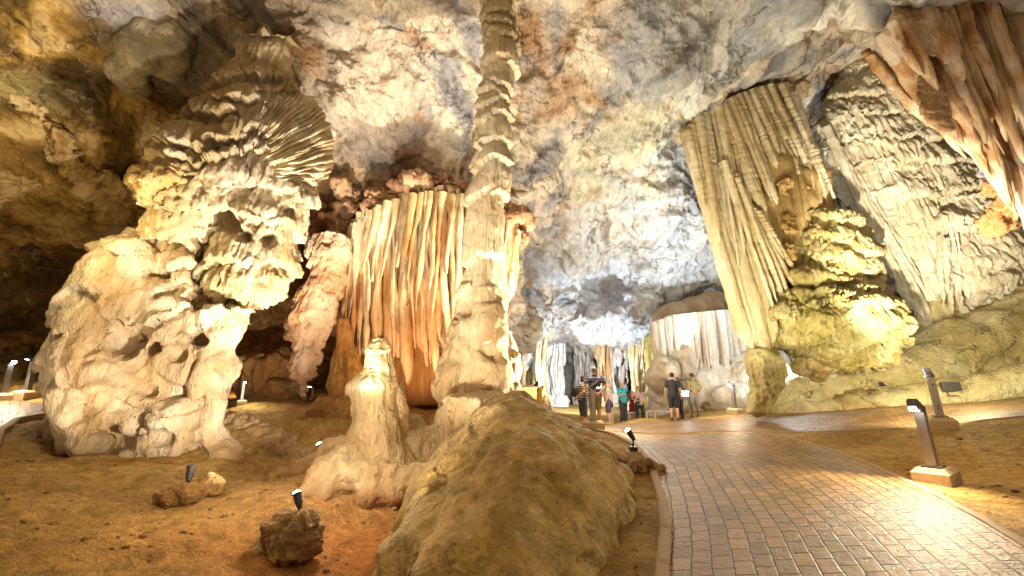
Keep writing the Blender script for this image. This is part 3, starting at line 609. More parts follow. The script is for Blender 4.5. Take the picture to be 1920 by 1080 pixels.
# the fan drapery: curved plates hanging from the top and spreading sideways
nr_, na_ = 70, 420
rr_ = np.linspace(0.0, 1, nr_)[:, None]; tt_ = np.linspace(0, 1, na_)[None]
ang = np.radians(122-158*tt_); ro = np.where(tt_ < .75, 106, 106+40*(tt_-.75))*(1+.07*gn(np.c_[tt_[0]*22, tt_[0]*0, tt_[0]*0], 4))[None]
ex, ey = 518+ro*np.cos(ang)*1.0, 268-ro*np.sin(ang); sx_, sy_ = 470+28*tt_, 228+110*tt_
fx = sx_+(ex-sx_)*rr_; fy = sy_+(ey-sy_)*rr_; fx, fy = [np.broadcast_to(x, (nr_, na_)) for x in (fx, fy)]
cell_ = fx*0+tt_; rib = np.abs(((cell_*28+gn(np.c_[np.repeat(rr_*3, na_, 1).ravel(), (cell_*9).ravel(), np.zeros(nr_*na_)], 6).reshape(nr_, na_)*.95) % 1)-.5)*2
rib2 = 1-rib**2; und = gn(np.c_[(rr_*4+cell_*0).ravel(), (cell_*14).ravel(), np.zeros(nr_*na_)], 7).reshape(nr_, na_)
dep = D0-.50+.62*rr_**2.4-.16*np.sin(rr_*math.pi)-rib2*.07*(.3+rr_)-und*.13
rk = np.stack([(fx-960)/F, cp-(540-fy)/F*sp_, sp_+(540-fy)/F*cp], -1); front = np.array([0, 0, CAMH])+rk*(dep/rk[..., 1])[..., None]
dep2 = D0+.18+.14*rr_+dep*0; back = np.array([0, 0, CAMH])+rk*(dep2/rk[..., 1])[..., None]
W = np.concatenate([front, back[::-1]], 0); W = np.concatenate([W, W[:1]], 0); me = npmesh(W.reshape(-1, 3), gridq(W.shape[0], na_)); bm = bmesh.new(); bm.from_mesh(me); bmesh.ops.remove_doubles(bm, verts=bm.verts, dist=.0005); bmesh.ops.recalc_face_normals(bm, faces=bm.faces); bm.to_mesh(me); bm.free(); relief(me, .05, 3.5, (1, 1, 1), 5)
s = Soup(); s.rows([(180, 540, 588), (215, 500, 600), (260, 498, 608), (300, 505, 605), (330, 530, 600)], D0+.15, .2)
m2 = s.fuse(VX*.8, 5); carve(m2, lump=.04, fine=.03, flute=.05, ff=9, seed=8)
fan = finish('fan_drapery', me, M_CALC, (.80, .69, .50), (.64, .51, .33), root, 23, IVORY, f=2)
finish('fan_backing', m2, M_CALC, (.74, .62, .44), (.48, .34, .20), fan, 24, IVORY)
# low skirt of flowstone round its foot
# ================================================== tall slender column, centre
root = tag(empty('tiered_column', P(890, 760, 8.8)), 'tall slender column of stacked tiers rising from the mound to the roof', 'rock column')
DC = 8.8
R1 = [(-60, 900, 960), (0, 905, 962), (30, 903, 965), (60, 905, 972), (100, 908, 976), (120, 904, 978), (150, 906, 968), (180, 895, 960), (210, 893, 958), (240, 892, 962), (275, 892, 958), (300, 886, 960), (330, 882, 962), (360, 874, 955), (400, 868, 948), (440, 868, 943), (480, 868, 940), (520, 863, 935), (555, 858, 933)]
R1 = [(a, (b+c)/2-(c-b)*.455, (b+c)/2+(c-b)*.455) for a, b, c in R1]; s = Soup().rows(R1, DC, .9); me = s.fuse(.026, 3)
lp = [zat(915, y, DC) for y in (600, 500, 386, 326, 291, 240, 212, 186, 142, 92, 70, 50, 14, -50, -90)]
ln = axes_of(P(897, 555, DC), P(935, 0, DC))[:2]
carve(me, lump=.03, lf=1.5, flute=.035, ff=12, fz=.5, tier=.16, cell=.18, cf=1.6, lips=lp, fringe=.035, fa=8, fine=.015, seed=31, lean=ln)
def f1c_(V, C): return lerp(C, (.50, .40, .20), sst(V[:, 2], zat(930, 150, DC), zat(930, 60, DC))*.45)
finish('shaft', me, M_DRIP, (.84, .72, .52), (.70, .54, .33), root, 31, IVORY, extra=f1c_)
s = Soup().rows([(540, 860, 934), (570, 856, 938), (600, 850, 946), (640, 838, 945), (680, 825, 955), (720, 820, 962), (750, 822, 945), (790, 830, 940), (840, 800, 960)], DC-.05, .85)
s.rows([(570, 895, 940), (620, 890, 945), (680, 895, 945)], DC-.4, .6)
for x, y, d, r in [(870, 660, 8.4, .3), (850, 720, 8.3, .42), (920, 700, 8.4, .4), (950, 690, 8.9, .35), (950, 730, 8.9, .3)]: s.ball(P(x, y, d), (r, r*.8, r))
me = s.fuse(.04, 5); carve(me, lump=.10, lf=1.2, flute=.05, ff=5, fz=.3, tier=.09, tf=.9, fringe=.04, fa=4, pit=.02, holes=.08, hf=1.5, fine=.015, seed=33, dents=[(872, 583, 16, .2), (850, 600, 9, .12), (866, 715, 26, .14), (920, 660, 20, .15)])
finish('pedestal', me, M_CALC, (.80, .62, .38), (.56, .38, .19), root, 33, IVORY)
s = Soup().rows([(620, 945, 962), (650, 940, 970), (700, 938, 972), (735, 945, 975), (760, 950, 975)], 9.4, .9)
me = s.fuse(.04, 4); carve(me, lump=.08, lf=1.4, flute=.03, ff=6, tier=.06, tf=1.6, fringe=.03, seed=35)
tag(finish('stalagmite', me, M_CALC, (.78, .58, .38), (.55, .36, .2), None, 35), 'stubby peach stalagmite tucked behind the foot of the tall tiered column', 'stalagmite')
# ================================================== flowstone mound in front
root = tag(empty('flowstone_mound', P(950, 900, 6)), 'broad ochre flowstone mound sloping to the paved path, carrying the tall column', 'rock mound')
s = Soup()
s.limb([P(915, 800, 8.4), P(945, 825, 7.6), P(975, 868, 6.6), P(985, 935, 5.6), P(960, 1010, 4.6), P(930, 1130, 3.9)], [.5, .68, .80, .80, .66, .62], 20)
s.limb([P(1035, 855, 7.6), P(1085, 910, 6.2), P(1065, 1000, 5.0), P(1030, 1150, 4.1)], [.42, .50, .5, .5], 16)
s.limb([P(1050, 812, 8.6), P(1120, 855, 7.4)], [.25, .25], 14)
s.limb([P(870, 815, 8.3), P(880, 875, 7.2), P(850, 1000, 5.2), P(820, 1090, 4.3)], [.5, .5, .5, .55], 14)
s.limb([P(1140, 905, 7.0), P(1140, 1000, 5.6), P(1120, 1120, 4.6)], [.22, .25, .25], 14); s.limb([P(1090, 870, 8.0), P(1160, 895, 7.4)], [.3, .18], 14)
s.limb([P(975, 812, 8.5), P(930, 860, 7.0), P(930, 960, 5.4)], [.45, .6, .7])
me = s.fuse(.045, 14); V = co(me)
carve(me, lump=.12, lf=.8, flute=0, fine=.035, pit=.01, seed=41); V = co(me); n = nrm(me)
pt = sst(fbm(V*.9, 3, 45), -.02, .05)*.06+ridge(V*.9, 3, 46)*.11; setco(me, V+n*pt[:, None])
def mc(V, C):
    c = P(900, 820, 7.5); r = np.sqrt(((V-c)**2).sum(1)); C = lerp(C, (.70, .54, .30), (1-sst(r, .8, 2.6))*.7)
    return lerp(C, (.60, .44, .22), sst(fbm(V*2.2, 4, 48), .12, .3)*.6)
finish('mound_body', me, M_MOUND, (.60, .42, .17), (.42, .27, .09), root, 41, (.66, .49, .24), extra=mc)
# apron of cream flowstone with short stalagmite
s = Soup()
s.limb([P(890, 830, 8.0), P(800, 855, 7.6), P(715, 868, 7.3), P(655, 885, 6.9), P(610, 908, 6.5), P(572, 938, 6.15), P(545, 968, 5.85)], [.55, .45, .42, .36, .27, .18, .11], 18)
s.limb([P(880, 870, 8.0), P(800, 900, 7.6), P(715, 915, 7.3), P(655, 930, 6.95), P(612, 945, 6.5), P(575, 965, 6.15)], [.5, .5, .48, .42, .30, .2], 18); s.limb([P(700, 880, 8.2), P(640, 895, 8.0), P(585, 905, 7.8)], [.5, .42, .2], 14)
s.limb([P(870, 860, 7.4), P(800, 885, 7.0), P(740, 895, 6.9)], [.36, .26, .18], 16); s.limb([P(720, 860, 7.9), P(630, 872, 7.9), P(560, 890, 7.9)], [.5, .4, .15], 16); s.limb([P(760, 830, 7.9), P(700, 845, 7.6)], [.45, .4])
s.limb([P(885, 880, 7.0), P(800, 898, 6.75), P(710, 902, 6.7), P(650, 905, 6.6), P(608, 925, 6.3)], [.36, .33, .35, .30, .22], 16); s.limb([P(740, 925, 6.5), P(680, 930, 6.4)], [.22, .2], 14)
s.rows([(745, 832, 945), (790, 815, 955), (830, 790, 960), (870, 765, 955), (905, 750, 940), (940, 745, 920)], 7.75, .8)
me = s.fuse(.032, 7); carve(me, lump=.14, lf=1.2, flute=.13, ff=3.6, fz=.2, pit=.04, fine=.03, holes=.12, hf=2, seed=51)
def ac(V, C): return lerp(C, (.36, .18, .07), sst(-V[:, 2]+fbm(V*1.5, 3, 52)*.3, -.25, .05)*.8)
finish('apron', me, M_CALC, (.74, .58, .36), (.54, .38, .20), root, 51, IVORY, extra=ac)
s = Soup().rows([(632, 706, 724), (643, 698, 731), (660, 693, 734), (690, 682, 739), (710, 664, 741), (720, 655, 743), (738, 655, 743), (754, 665, 742), (780, 662, 747), (810, 655, 756), (830, 650, 764), (850, 644, 775), (870, 636, 795), (895, 640, 800)], 7.2, .9)
me = s.fuse(.024, 3); carve(me, lump=.05, lf=1.8, flute=.05, ff=7, fz=.3, tier=.035, tf=2.2, fringe=.04, fa=6, pit=.03, fine=.012, seed=61)
tag(finish('stalagmite', me, M_CALC, (.76, .60, .36), (.52, .36, .18), None, 61, IVORY), 'pointed bulb-headed stalagmite standing alone before the orange drapery', 'stalagmite')
s = Soup().rows([(715, 728, 740), (735, 722, 752), (765, 716, 765), (800, 708, 770), (830, 700, 775)], 7.4, .9); me = s.fuse(.03, 4); carve(me, lump=.07, lf=1.5, flute=.04, ff=6, seed=63)
tag(finish('stalagmite', me, M_CALC, (.66, .46, .24), (.42, .26, .12), None, 63), 'low rounded brown stalagmite leaning against the bulb-headed one', 'stalagmite')
# thin white stump
s = Soup().rows([(712, 750, 756), (730, 748, 758), (760, 747, 760), (790, 745, 765)], 8.4, .9); me = s.fuse(.03, 3)
tag(finish('stalagmite', me, M_CALC, IVORY, CREAM, None, 64), 'thin white stump between the bulb-headed stalagmite and the tall column', 'stalagmite')
# ================================================== orange drapery
root = tag(empty('rock_drapery', P(780, 740, 11.2)), 'wide orange and cream drapery of hanging stone folds behind the tall column', 'rock drapery')
top = [(664, 425), (680, 398), (720, 376), (760, 364), (800, 355), (840, 352), (880, 362), (930, 385), (962, 412), (972, 440)]
bot = [(636, 690), (660, 700), (700, 712), (740, 728), (780, 735), (815, 720), (850, 700), (890, 690), (930, 660), (955, 560)]
it = curtain(top, bot, 11.1, 110, .075, 71, (.10, .3), .24, ragged=lambda t, r: .52*r.random()**1.1*(1-.3*math.cos(t*9)), taper=.9)
it += curtain(top, bot, 11.5, 44, .15, 72, (.05, .12), .12, ragged=lambda t, r: .26*r.random()**.8, taper=.95)
it += curtain([(668, 420), (720, 380), (800, 360), (880, 368), (960, 420)], [(650, 480), (700, 560), (800, 600), (880, 600), (950, 520)], 10.85, 34, .07, 73, (.2, .9), .1, lenj=.6, taper=.7)
me = pipes(it, 14, 56, 71, .11, .20); relief(me, .11, 3.2, (1, 1, .22), 72)
V = co(me); zt, zb = zat(780, 370, 11), zat(780, 720, 11)
hh = (V[:, 2]-zb)/(zt-zb); t = fbm(V*np.array([2.6, 2.6, .32]), 4, 74)*.5+.5
C = ramp(t, [(.28, (.50, .22, .09)), (.40, (.68, .42, .22)), (.50, (.78, .60, .38)), (.7, (.84, .74, .54))])
o_ = np.clip(1-np.abs(V[:, 0]-P(770, 600, 11)[0])/1.9, 0, 1)*sst(hh+fbm(V*1.2, 3, 75)*.4, .75, .15); C = lerp(C, (.60, .21, .05), o_*.6)
C = lerp(C, (.52, .40, .20), sst(hh, .75, .95)*.4); setcol(me, C); link('curtain_folds', me, M_RED, root)
s = Soup(); s.rows([(362, 790, 880), (385, 715, 945), (420, 672, 968), (520, 655, 962), (620, 645, 950), (700, 630, 945), (760, 620, 940)], 12.2, .22, 40)
me = s.fuse(.07, 4); carve(me, lump=.1, flute=.16, ff=3, fz=.15, seed=76); finish('backing_rock', me, M_RED, (.46, .22, .08), (.30, .12, .04), root, 76)
# brown bulge under its left end
s = Soup(); s.rows([(600, 640, 656), (660, 625, 670), (700, 618, 690), (740, 618, 690), (775, 630, 680)], 10.6, .8); me = s.fuse(.04, 4); carve(me, lump=.14, lf=1.3, flute=.07, ff=4, seed=77)
tag(finish('hanging_rock', me, M_RED, (.56, .34, .14), (.36, .18, .06), None, 77), 'brown bulging rock hanging below the left end of the orange drapery', 'rock')
# ================================================== small hanging column
s = Soup().rows([(440, 590, 650), (475, 584, 650), (520, 580, 645), (555, 562, 638), (590, 548, 628), (620, 538, 615), (632, 538, 608), (638, 558, 602), (665, 550, 600), (690, 542, 592), (708, 546, 590), (714, 560, 582), (735, 566, 575)], 10.4, .8)
me = s.fuse(.032, 3); carve(me, lump=.07, lf=1.5, flute=.09, ff=5, fz=.4, tier=.12, lips=[zat(590, y, 10.4) for y in (780, 735, 710, 675, 634, 590, 540, 478, 400)], fringe=.12, fa=6, fine=.03, holes=.1, hf=3, cell=.4, cf=2, seed=81, lean=axes_of(P(570, 700, 10.4), P(620, 480, 10.4))[:2])
tag(finish('stalactite', me, M_CALC, (.74, .56, .40), (.46, .26, .14), None, 81, IVORY), 'chunky pink-white stalactite hanging between the giant column and the orange drapery', 'stalactite')
# crusty lumps of roof left of the drapery
s = Soup()
for x, y, d, r in [(630, 440, 11.6, .5), (600, 420, 11.8, .55), (650, 360, 11.6, .4), (610, 520, 12.2, .5), (640, 580, 12, .4), (665, 400, 11.5, .35)]: s.ball(P(x, y, d), (r, r*.7, r*1.1))
for x, y, r in [(690, 385, .25), (715, 370, .28), (745, 360, .3), (775, 352, .3), (805, 345, .32), (835, 345, .3), (862, 352, .28), (905, 368, .3), (940, 390, .3), (968, 415, .3), (975, 450, .25)]: s.ball(P(x, y, 11.35), (r*1.2, r*1.4, r*.7))
me = s.fuse(.045, 3); carve(me, lump=.45, lf=1.5, flute=.12, ff=5, fine=.10, pit=.08, holes=.25, hf=2.5, seed=83)
tag(finish('coral_crust', me, M_CALC, (.66, .42, .26), (.42, .22, .12), None, 83, (.75, .58, .42), f=1.6), 'knobbly salmon crust along the wall and the roof line of the orange drapery', 'rock crust')
# fallen slab like a log
s = Soup().limb([P(405, 800, 9.6), P(470, 822, 9.2), P(530, 842, 8.9), P(572, 856, 8.7)], [.34, .36, .30, .10], 16); s.ball(P(520, 848, 9), (.7, .4, .16)); s.ball(P(445, 795, 9.5), (.5, .35, .2))
me = s.fuse(.03, 2); V = co(me); n = nrm(me); q = V@np.array(Matrix.Rotation(R(25), 3, 'Y')).T
setco(me, V+n*(ridge(q*np.array([.9, 4, 7]), 3, 85)*.16-.08+fbm(V*6, 3, 86)*.05)[:, None])
tag(finish('fallen_slab', me, M_BOULDER, (.66, .50, .30), (.44, .28, .13), None, 85, (.72, .60, .42)), 'long ragged pale rock slab lying like a log right of the giant column', 'rock')
# backdrop rocks between
for (px, py, d, rx, rz_, lab) in [(500, 720, 12, .95, 1.0, 'brown hanging flowstone lobe behind the log-like slab'), (535, 770, 11.2, .55, .45, 'pale jagged rock below the small hanging stalactite'), (640, 790, 10.0, 1.0, .45, 'rust brown rock bank below the orange drapery'), (590, 815, 9.8, .6, .3, 'low brown boulder behind the small ground lamp')]:
    s = Soup(); s.ball(P(px, py, d), (rx, rx*.6, rz_)); s.ball(P(px+30, py+20, d-.2), (rx*.6, rx*.5, rz_*.6)); s.ball(P(px-25, py+10, d), (rx*.5, rx*.5, rz_*.8))
    me = s.fuse(.045, 3); carve(me, lump=.35, lf=1.3, flute=.12, ff=3, fz=.5, fine=.06, holes=.15, hf=2, seed=int(px))
    tag(finish('cave_rock', me, M_BOULDER if px != 535 else M_CALC, (.50, .30, .13) if px != 535 else (.66, .52, .34), (.30, .15, .05), None, int(px)), lab, 'rock')
#PART4
# ================================================== organ pipe column, right
DO = 15.0; KO = 1.29
root = tag(empty('organ_pipe_column', P(1440, 660, DO)), 'huge leaning bundle of straight tan stone pipes hanging near the cool lit vault', 'rock column')
ltop = [(1284, 252), (1290, 232), (1310, 214), (1340, 198), (1370, 186)]; lbot = [(1402, 655), (1418, 668), (1440, 664), (1462, 650), (1482, 622)]
it = curtain(ltop, lbot, DO-.1, 40, .11, 91, (.02, .06), .22, lenj=.06, taper=1.15)
it += curtain([(1286, 250), (1310, 216), (1350, 196), (1375, 186)], [(1330, 420), (1370, 520), (1420, 540), (1460, 560)], DO-.45, 14, .09*KO, 92, (.1, .4), .1, lenj=.5)
it += curtain([(1345, 196), (1375, 184), (1410, 170), (1440, 162), (1466, 160)], [(1420, 400), (1440, 400), (1490, 350), (1520, 310), (1545, 320)], DO-.45, 48, .065*KO, 93, (.05, .25), .18, lenj=.45, taper=.9)
it += curtain([(1370, 186), (1420, 168), (1468, 162), (1490, 190)], [(1465, 620), (1480, 540), (1500, 500), (1560, 380)], DO-.1, 22, .13*KO, 94, (.04, .1), .2, lenj=.25)
it += curtain([(1350, 300), (1380, 330), (1400, 380), (1420, 400)], [(1450, 600), (1470, 600), (1490, 560), (1500, 520)], DO-.55, 12, .085*KO, 95, (.1, .3), .12, lenj=.4)
it += curtain([(1440, 250), (1490, 240), (1530, 290)], [(1480, 410), (1530, 400), (1572, 385)], DO-.25, 26, .07*KO, 106, (.1, .6), .2, lenj=.7)
me = pipes(it, 12, 84, 91, .035, .08)
V = co(me); n = nrm(me); ln = axes_of(P(1430, 650, DO), P(1320, 230, DO))[:2]; q = unlean(V, ln)
d = .035*ridge(np.c_[q[:, 0]*1.2, q[:, 1]*1.2, q[:, 2]*8], 2, 96)+fbm(q*np.array([3.5, 3.5, .5]), 3, 97)*.06; setco(me, V+n*d[:, None])
def oc(V, C): 
    w_ = sst(V[:, 0], P(1400, 400, DO)[0], P(1520, 400, DO)[0]); return lerp(C, (.62, .56, .40), w_*.35)
finish('pipe_bundle', me, M_FLUTE, (.80, .70, .50), (.60, .48, .28), root, 91, (.84, .78, .62), f=1.6, stretch=.15, extra=oc)
s = Soup().rows([(190, 1370, 1480), (240, 1320, 1500), (300, 1330, 1530), (380, 1350, 1560), (450, 1370, 1550), (540, 1400, 1540), (610, 1415, 1520)], DO+.45, .45)
me = s.fuse(.06, 3); carve(me, lump=.1, flute=.15, ff=3, fz=.15, seed=98); finish('core_rock', me, M_FLUTE, (.56, .42, .20), (.34, .24, .1), root, 98)
s = Soup()
s.rows([(400, 1490, 1590), (420, 1480, 1605), (460, 1475, 1625), (500, 1480, 1640), (540, 1470, 1640), (575, 1470, 1640)], DO+.1, .6)
s.rows([(555, 1470, 1630), (580, 1450, 1668), (610, 1455, 1685), (640, 1470, 1680), (665, 1500, 1665), (690, 1520, 1640)], DO-.25, .7)
s.rows([(600, 1395, 1470), (640, 1410, 1470), (665, 1425, 1455)], DO+.3, .7)
for x, y, d, r in [(1560, 480, 11.2, .35), (1510, 520, 11.2, .35), (1600, 520, 11.4, .35), (1490, 590, 11.1, .4), (1530, 430, 11.4, .35), (1590, 610, 10.9, .5), (1640, 640, 11.1, .3), (1550, 650, 10.9, .4)]: r *= KO; s.ball(P(x, y, d*KO), (r, r*.8, r*.8))
me = s.fuse(.038, 3)
carve(me, lump=.2, lf=1.3, flute=.13, ff=6, fz=.2, tier=.28, cell=.6, cf=.8, lips=[zat(1550, y, DO) for y in (740, 682, 640, 590, 560, 520, 480, 445, 405, 380)], fringe=.16, fa=6, holes=.12, hf=1.2, pit=.03, fine=.02, seed=99)
finish('lower_cascade', me, M_DRIP, (.72, .64, .36), (.48, .40, .16), root, 99, (.80, .76, .54), f=1.5)
s = Soup()
for x, y, r in [(1284, 246, .35), (1300, 218, .4), (1325, 200, .4), (1355, 186, .42), (1385, 174, .42), (1415, 162, .42), (1445, 154, .42), (1475, 150, .4), (1495, 170, .35), (1280, 232, .3)]: s.ball(P(x, y, 15.1), (r*1.2, r*1.3, r*.8))
me = s.fuse(.05, 2); carve(me, lump=.3, lf=1.5, flute=.12, ff=5, fine=.06, seed=105); finish('root_crust', me, M_CALC, (.62, .52, .36), (.40, .30, .16), root, 105, f=2)
s = Soup()
for x, y, d, r in [(1525, 360, 11.6, .25), (1500, 345, 11.4, .2), (1545, 340, 11.7, .2), (1480, 420, 11.3, .22), (1470, 350, 11.25, .2), (1478, 470, 11.2, .2), (1500, 300, 11.6, .2)]: r *= KO; s.ball(P(x, y, d*KO), (r, r*.7, r*1.3))
me = s.fuse(.03, 2); carve(me, lump=.22, lf=2.2, flute=.08, ff=8, fine=.08, pit=.08, seed=101); finish('rusty_crust', me, M_BOULDER, (.66, .46, .20), (.42, .25, .09), root, 101, (.75, .62, .4), f=3)
s = Soup(); s.rows([(655, 1405, 1440), (675, 1402, 1462), (700, 1405, 1470), (730, 1408, 1465), (760, 1400, 1440), (775, 1400, 1440)], 14.8, .8)
me = s.fuse(.035, 3); carve(me, lump=.16, lf=1.6, flute=.07, ff=6, fine=.04, pit=.05, holes=.1, hf=3, seed=103)
tag(finish('stalagmite', me, M_CALC, (.76, .68, .38), (.60, .50, .22), None, 103, (.82, .76, .48)), 'knobbly yellow stalagmite directly under the tips of the organ pipe column', 'stalagmite')
# ================================================== right tiered column
D2 = 16.0; K2 = 1.23
root = tag(empty('cascade_column', P(1790, 600, D2)), 'pale leaning cascade column covered in rows of dripping fringes, far right', 'rock column')
s = Soup()
s.rows([(120, 1600, 1640), (150, 1570, 1690), (200, 1545, 1740), (240, 1540, 1765), (290, 1552, 1800), (340, 1580, 1830), (380, 1605, 1835), (430, 1640, 1850), (480, 1670, 1880), (530, 1700, 1900), (580, 1730, 1915), (640, 1745, 1930)], D2+.1, .5, 40)
s.rows([(290, 1720, 1800), (320, 1700, 1835), (370, 1720, 1880), (420, 1740, 1905), (470, 1760, 1925), (530, 1760, 1930), (560, 1800, 1940)], D2-.5, .55)
s.rows([(200, 1600, 1680), (240, 1590, 1720), (300, 1620, 1740)], D2-.5, .5)
for x, y, d, r in [(1770, 330, 12.3, .4), (1820, 420, 12.2, .5), (1780, 420, 12.2, .4), (1860, 480, 12.2, .45), (1700, 250, 12.5, .4)]: r *= K2; s.ball(P(x, y, d*K2), (r, r*.8, r*.8))
me = s.fuse(.036, 3)
carve(me, lump=.16, lf=.8, flute=.16, ff=5, fz=.14, tier=.30, cell=1.6, cf=.75, lips=[zat(1720, y, D2) for y in (700, 640, 585, 520, 455, 400, 345, 300, 262, 215, 165, 110, 60)], fringe=.16, fa=5, fine=.015, seed=111, lean=np.array(axes_of(P(1810, 560, D2), P(1630, 170, D2))[:2])*.95)
finish('fringed_body', me, M_DRIP, (.84, .78, .60), (.68, .60, .42), root, 111, (.86, .84, .74), f=1.3)
it = curtain([(1548, 240), (1560, 270), (1600, 330), (1640, 300)], [(1715, 590), (1735, 605), (1745, 600), (1760, 540)], D2-.35, 16, .12*K2, 113, (.02, .06), .15, lenj=.2)
it += curtain([(1600, 200), (1650, 190), (1700, 210), (1740, 260)], [(1680, 420), (1720, 400), (1760, 350), (1800, 330)], D2-.75, 26, .075*K2, 114, (.1, .5), .15, lenj=.6)
it += curtain([(1730, 310), (1780, 300), (1825, 320)], [(1760, 400), (1820, 390), (1850, 390)], D2-1.05, 24, .05*K2, 115, (.2, .8), .1, lenj=.5)
it += curtain([(1770, 400), (1820, 390), (1880, 420), (1910, 460)], [(1800, 520), (1850, 540), (1900, 560), (1930, 540)], D2-1.1, 34, .055*K2, 116, (.2, .8), .12, lenj=.6)
it += curtain([(1760, 440), (1800, 480), (1860, 470)], [(1770, 600), (1830, 560), (1880, 560)], D2-.9, 14, .09*K2, 117, (.05, .3), .1, lenj=.4)
me = pipes(it, 10, 60, 113, .06, .2); relief(me, .07, 4, (1, 1, 1.2), 115)
finish('drip_fringes', me, M_DRIP, (.84, .79, .62), (.68, .60, .42), root, 113, (.86, .84, .74), f=2)
# pale rock seen between the two right columns
s = Soup(); s.rows([(330, 1560, 1640), (420, 1590, 1690), (520, 1640, 1740), (600, 1660, 1740), (660, 1690, 1750)], 17.6, .4); me = s.fuse(.06, 3)
carve(me, lump=.35, lf=1, flute=.16, ff=3, fz=.4, tier=.15, tf=1.2, fringe=.1, fine=.08, seed=118)
tag(finish('drapery_wall', me, M_CALC, (.66, .58, .54), (.46, .34, .28), None, 118, (.78, .74, .72)), 'pinkish white rough rock wall seen in the gap between the two big right columns', 'rock')
# ================================================== brown slanting draperies, top right
root = tag(empty('slanting_drapery', P(1800, 250, 10)), 'rust brown slanting stone sheets filling the upper right corner', 'rock drapery')
it = curtain([(1655, 75), (1690, 20), (1740, -20), (1800, -60), (1900, -120), (2050, -180)], [(1790, 270), (1830, 290), (1900, 330), (1980, 380), (2080, 400), (2200, 380)], 10.2, 66, .13, 121, (.05, .4), .45, lenj=.75, taper=.8)
it += curtain([(1620, 95), (1650, 130), (1700, 150), (1740, 140)], [(1720, 190), (1770, 260), (1850, 330), (1900, 330)], 11.2, 30, .10, 122, (.1, .4), .2, lenj=.5)
it += curtain([(1740, 130), (1800, 150), (1860, 120), (1950, 100)], [(1860, 330), (1930, 460), (1990, 470), (2080, 440)], 10.9, 36, .14, 123, (.05, .3), .4, lenj=.4)
me = pipes(it, 12, 50, 121, .10, .12); relief(me, .10, 2.5, (1, 1, .3), 122)
V = co(me); t = fbm(V*np.array([1.8, 1.8, .9]), 4, 124)*.5+.5
C = ramp(t, [(.28, (.26, .11, .04)), (.42, (.54, .33, .17)), (.53, (.68, .49, .31)), (.7, (.76, .64, .48))]); C = lerp(C, (.80, .72, .62), sst(fbm(V*1.3, 3, 126), .2, .3)*.6)
setcol(me, C); link('stone_sheets', me, M_RED, root)
for rows_, d_, sd in [([(-10, 1690, 1740), (20, 1672, 1775), (50, 1668, 1778), (85, 1690, 1768), (105, 1728, 1752)], 9.9, 1), ([(145, 1720, 1745), (180, 1715, 1772), (215, 1728, 1785), (245, 1765, 1790)], 9.9, 2)]:
    s = Soup().rows(rows_, d_, .2); me = s.fuse(.03, 3); carve(me, lump=.08, lf=1.2, flute=.05, ff=6, tier=.05, tf=3, fringe=.05, seed=127+sd)
    finish('smooth_plate', me, M_RED, (.68, .52, .36), (.50, .32, .18), root, 127+sd)
s = Soup()
for x, y, d, r in [(1870, 320, 11.5, .4), (1885, 360, 11.4, .5), (1905, 300, 11.3, .3), (1880, 400, 11.6, .35)]: s.ball(P(x, y, d), (r, r*.7, r*1.2))
me = s.fuse(.04, 2); carve(me, lump=.35, lf=1.6, flute=.14, ff=5, fine=.1, pit=.1, seed=131)
def bc(V, C): return lerp(C, (.30, .32, .38), sst(V[:, 2], zat(1880, 350, 11.4), zat(1880, 320, 11.4))*.8)
tag(finish('rock_outcrop', me, M_BOULDER, (.62, .38, .18), (.46, .24, .10), None, 131, (.7, .5, .3), extra=bc), 'orange and slate blue ragged outcrop at the right edge under the brown sheets', 'rock')
# ================================================== pale flowstone slope, right
root = tag(empty('flowstone_slope', P(1700, 750, 15)), 'smooth pale yellow flowstone slope rising to the right behind the path', 'rock slope')
s = Soup()
s.rows([(600, 1810, 2050), (640, 1710, 2300), (680, 1610, 2500), (720, 1500, 2600), (760, 1430, 2600), (800, 1400, 2600)], 17.2, .14, 60)
s.limb([P(1450, 745, 16.2), P(1540, 735, 16.2), P(1640, 715, 16.2), P(1740, 690, 15.9), P(1850, 655, 15.4), P(1960, 625, 14.6), P(2300, 600, 13.5)], [.5, .75, 1.1, 1.35, 1.5, 1.6, 1.6], 22)
s.limb([P(1440, 768, 15.9), P(1540, 770, 15.2), P(1640, 765, 14.9), P(1740, 757, 14.5), P(1850, 738, 13.9), P(1960, 715, 13.2), P(2200, 690, 12)], [.25, .35, .5, .6, .6, .6, .7], 18)
s.limb([P(1480, 735, 17.2), P(1570, 700, 17.4), P(1700, 640, 17)], [.7, .9, 1.0], 18)
s.limb([P(1760, 575, 16), P(1775, 615, 15.9), P(1765, 650, 15.6)], [.7, .65, .5], 14)
s.limb([P(1840, 565, 16), P(1900, 580, 15.6), P(1990, 565, 15)], [.6, .8, .8], 14)
me = s.fuse(.07, 10); carve(me, lump=.28, lf=.5, flute=.10, ff=1.4, fz=.4, fine=.035, pit=.02, seed=141); V = co(me); n = nrm(me)
setco(me, V+n*((ridge(V*1.1, 4, 142)-.5)*.10)[:, None])
finish('slope_body', me, M_SLOPE, (.72, .63, .37), (.56, .46, .22), root, 141, (.80, .74, .50), f=.8, stretch=1)
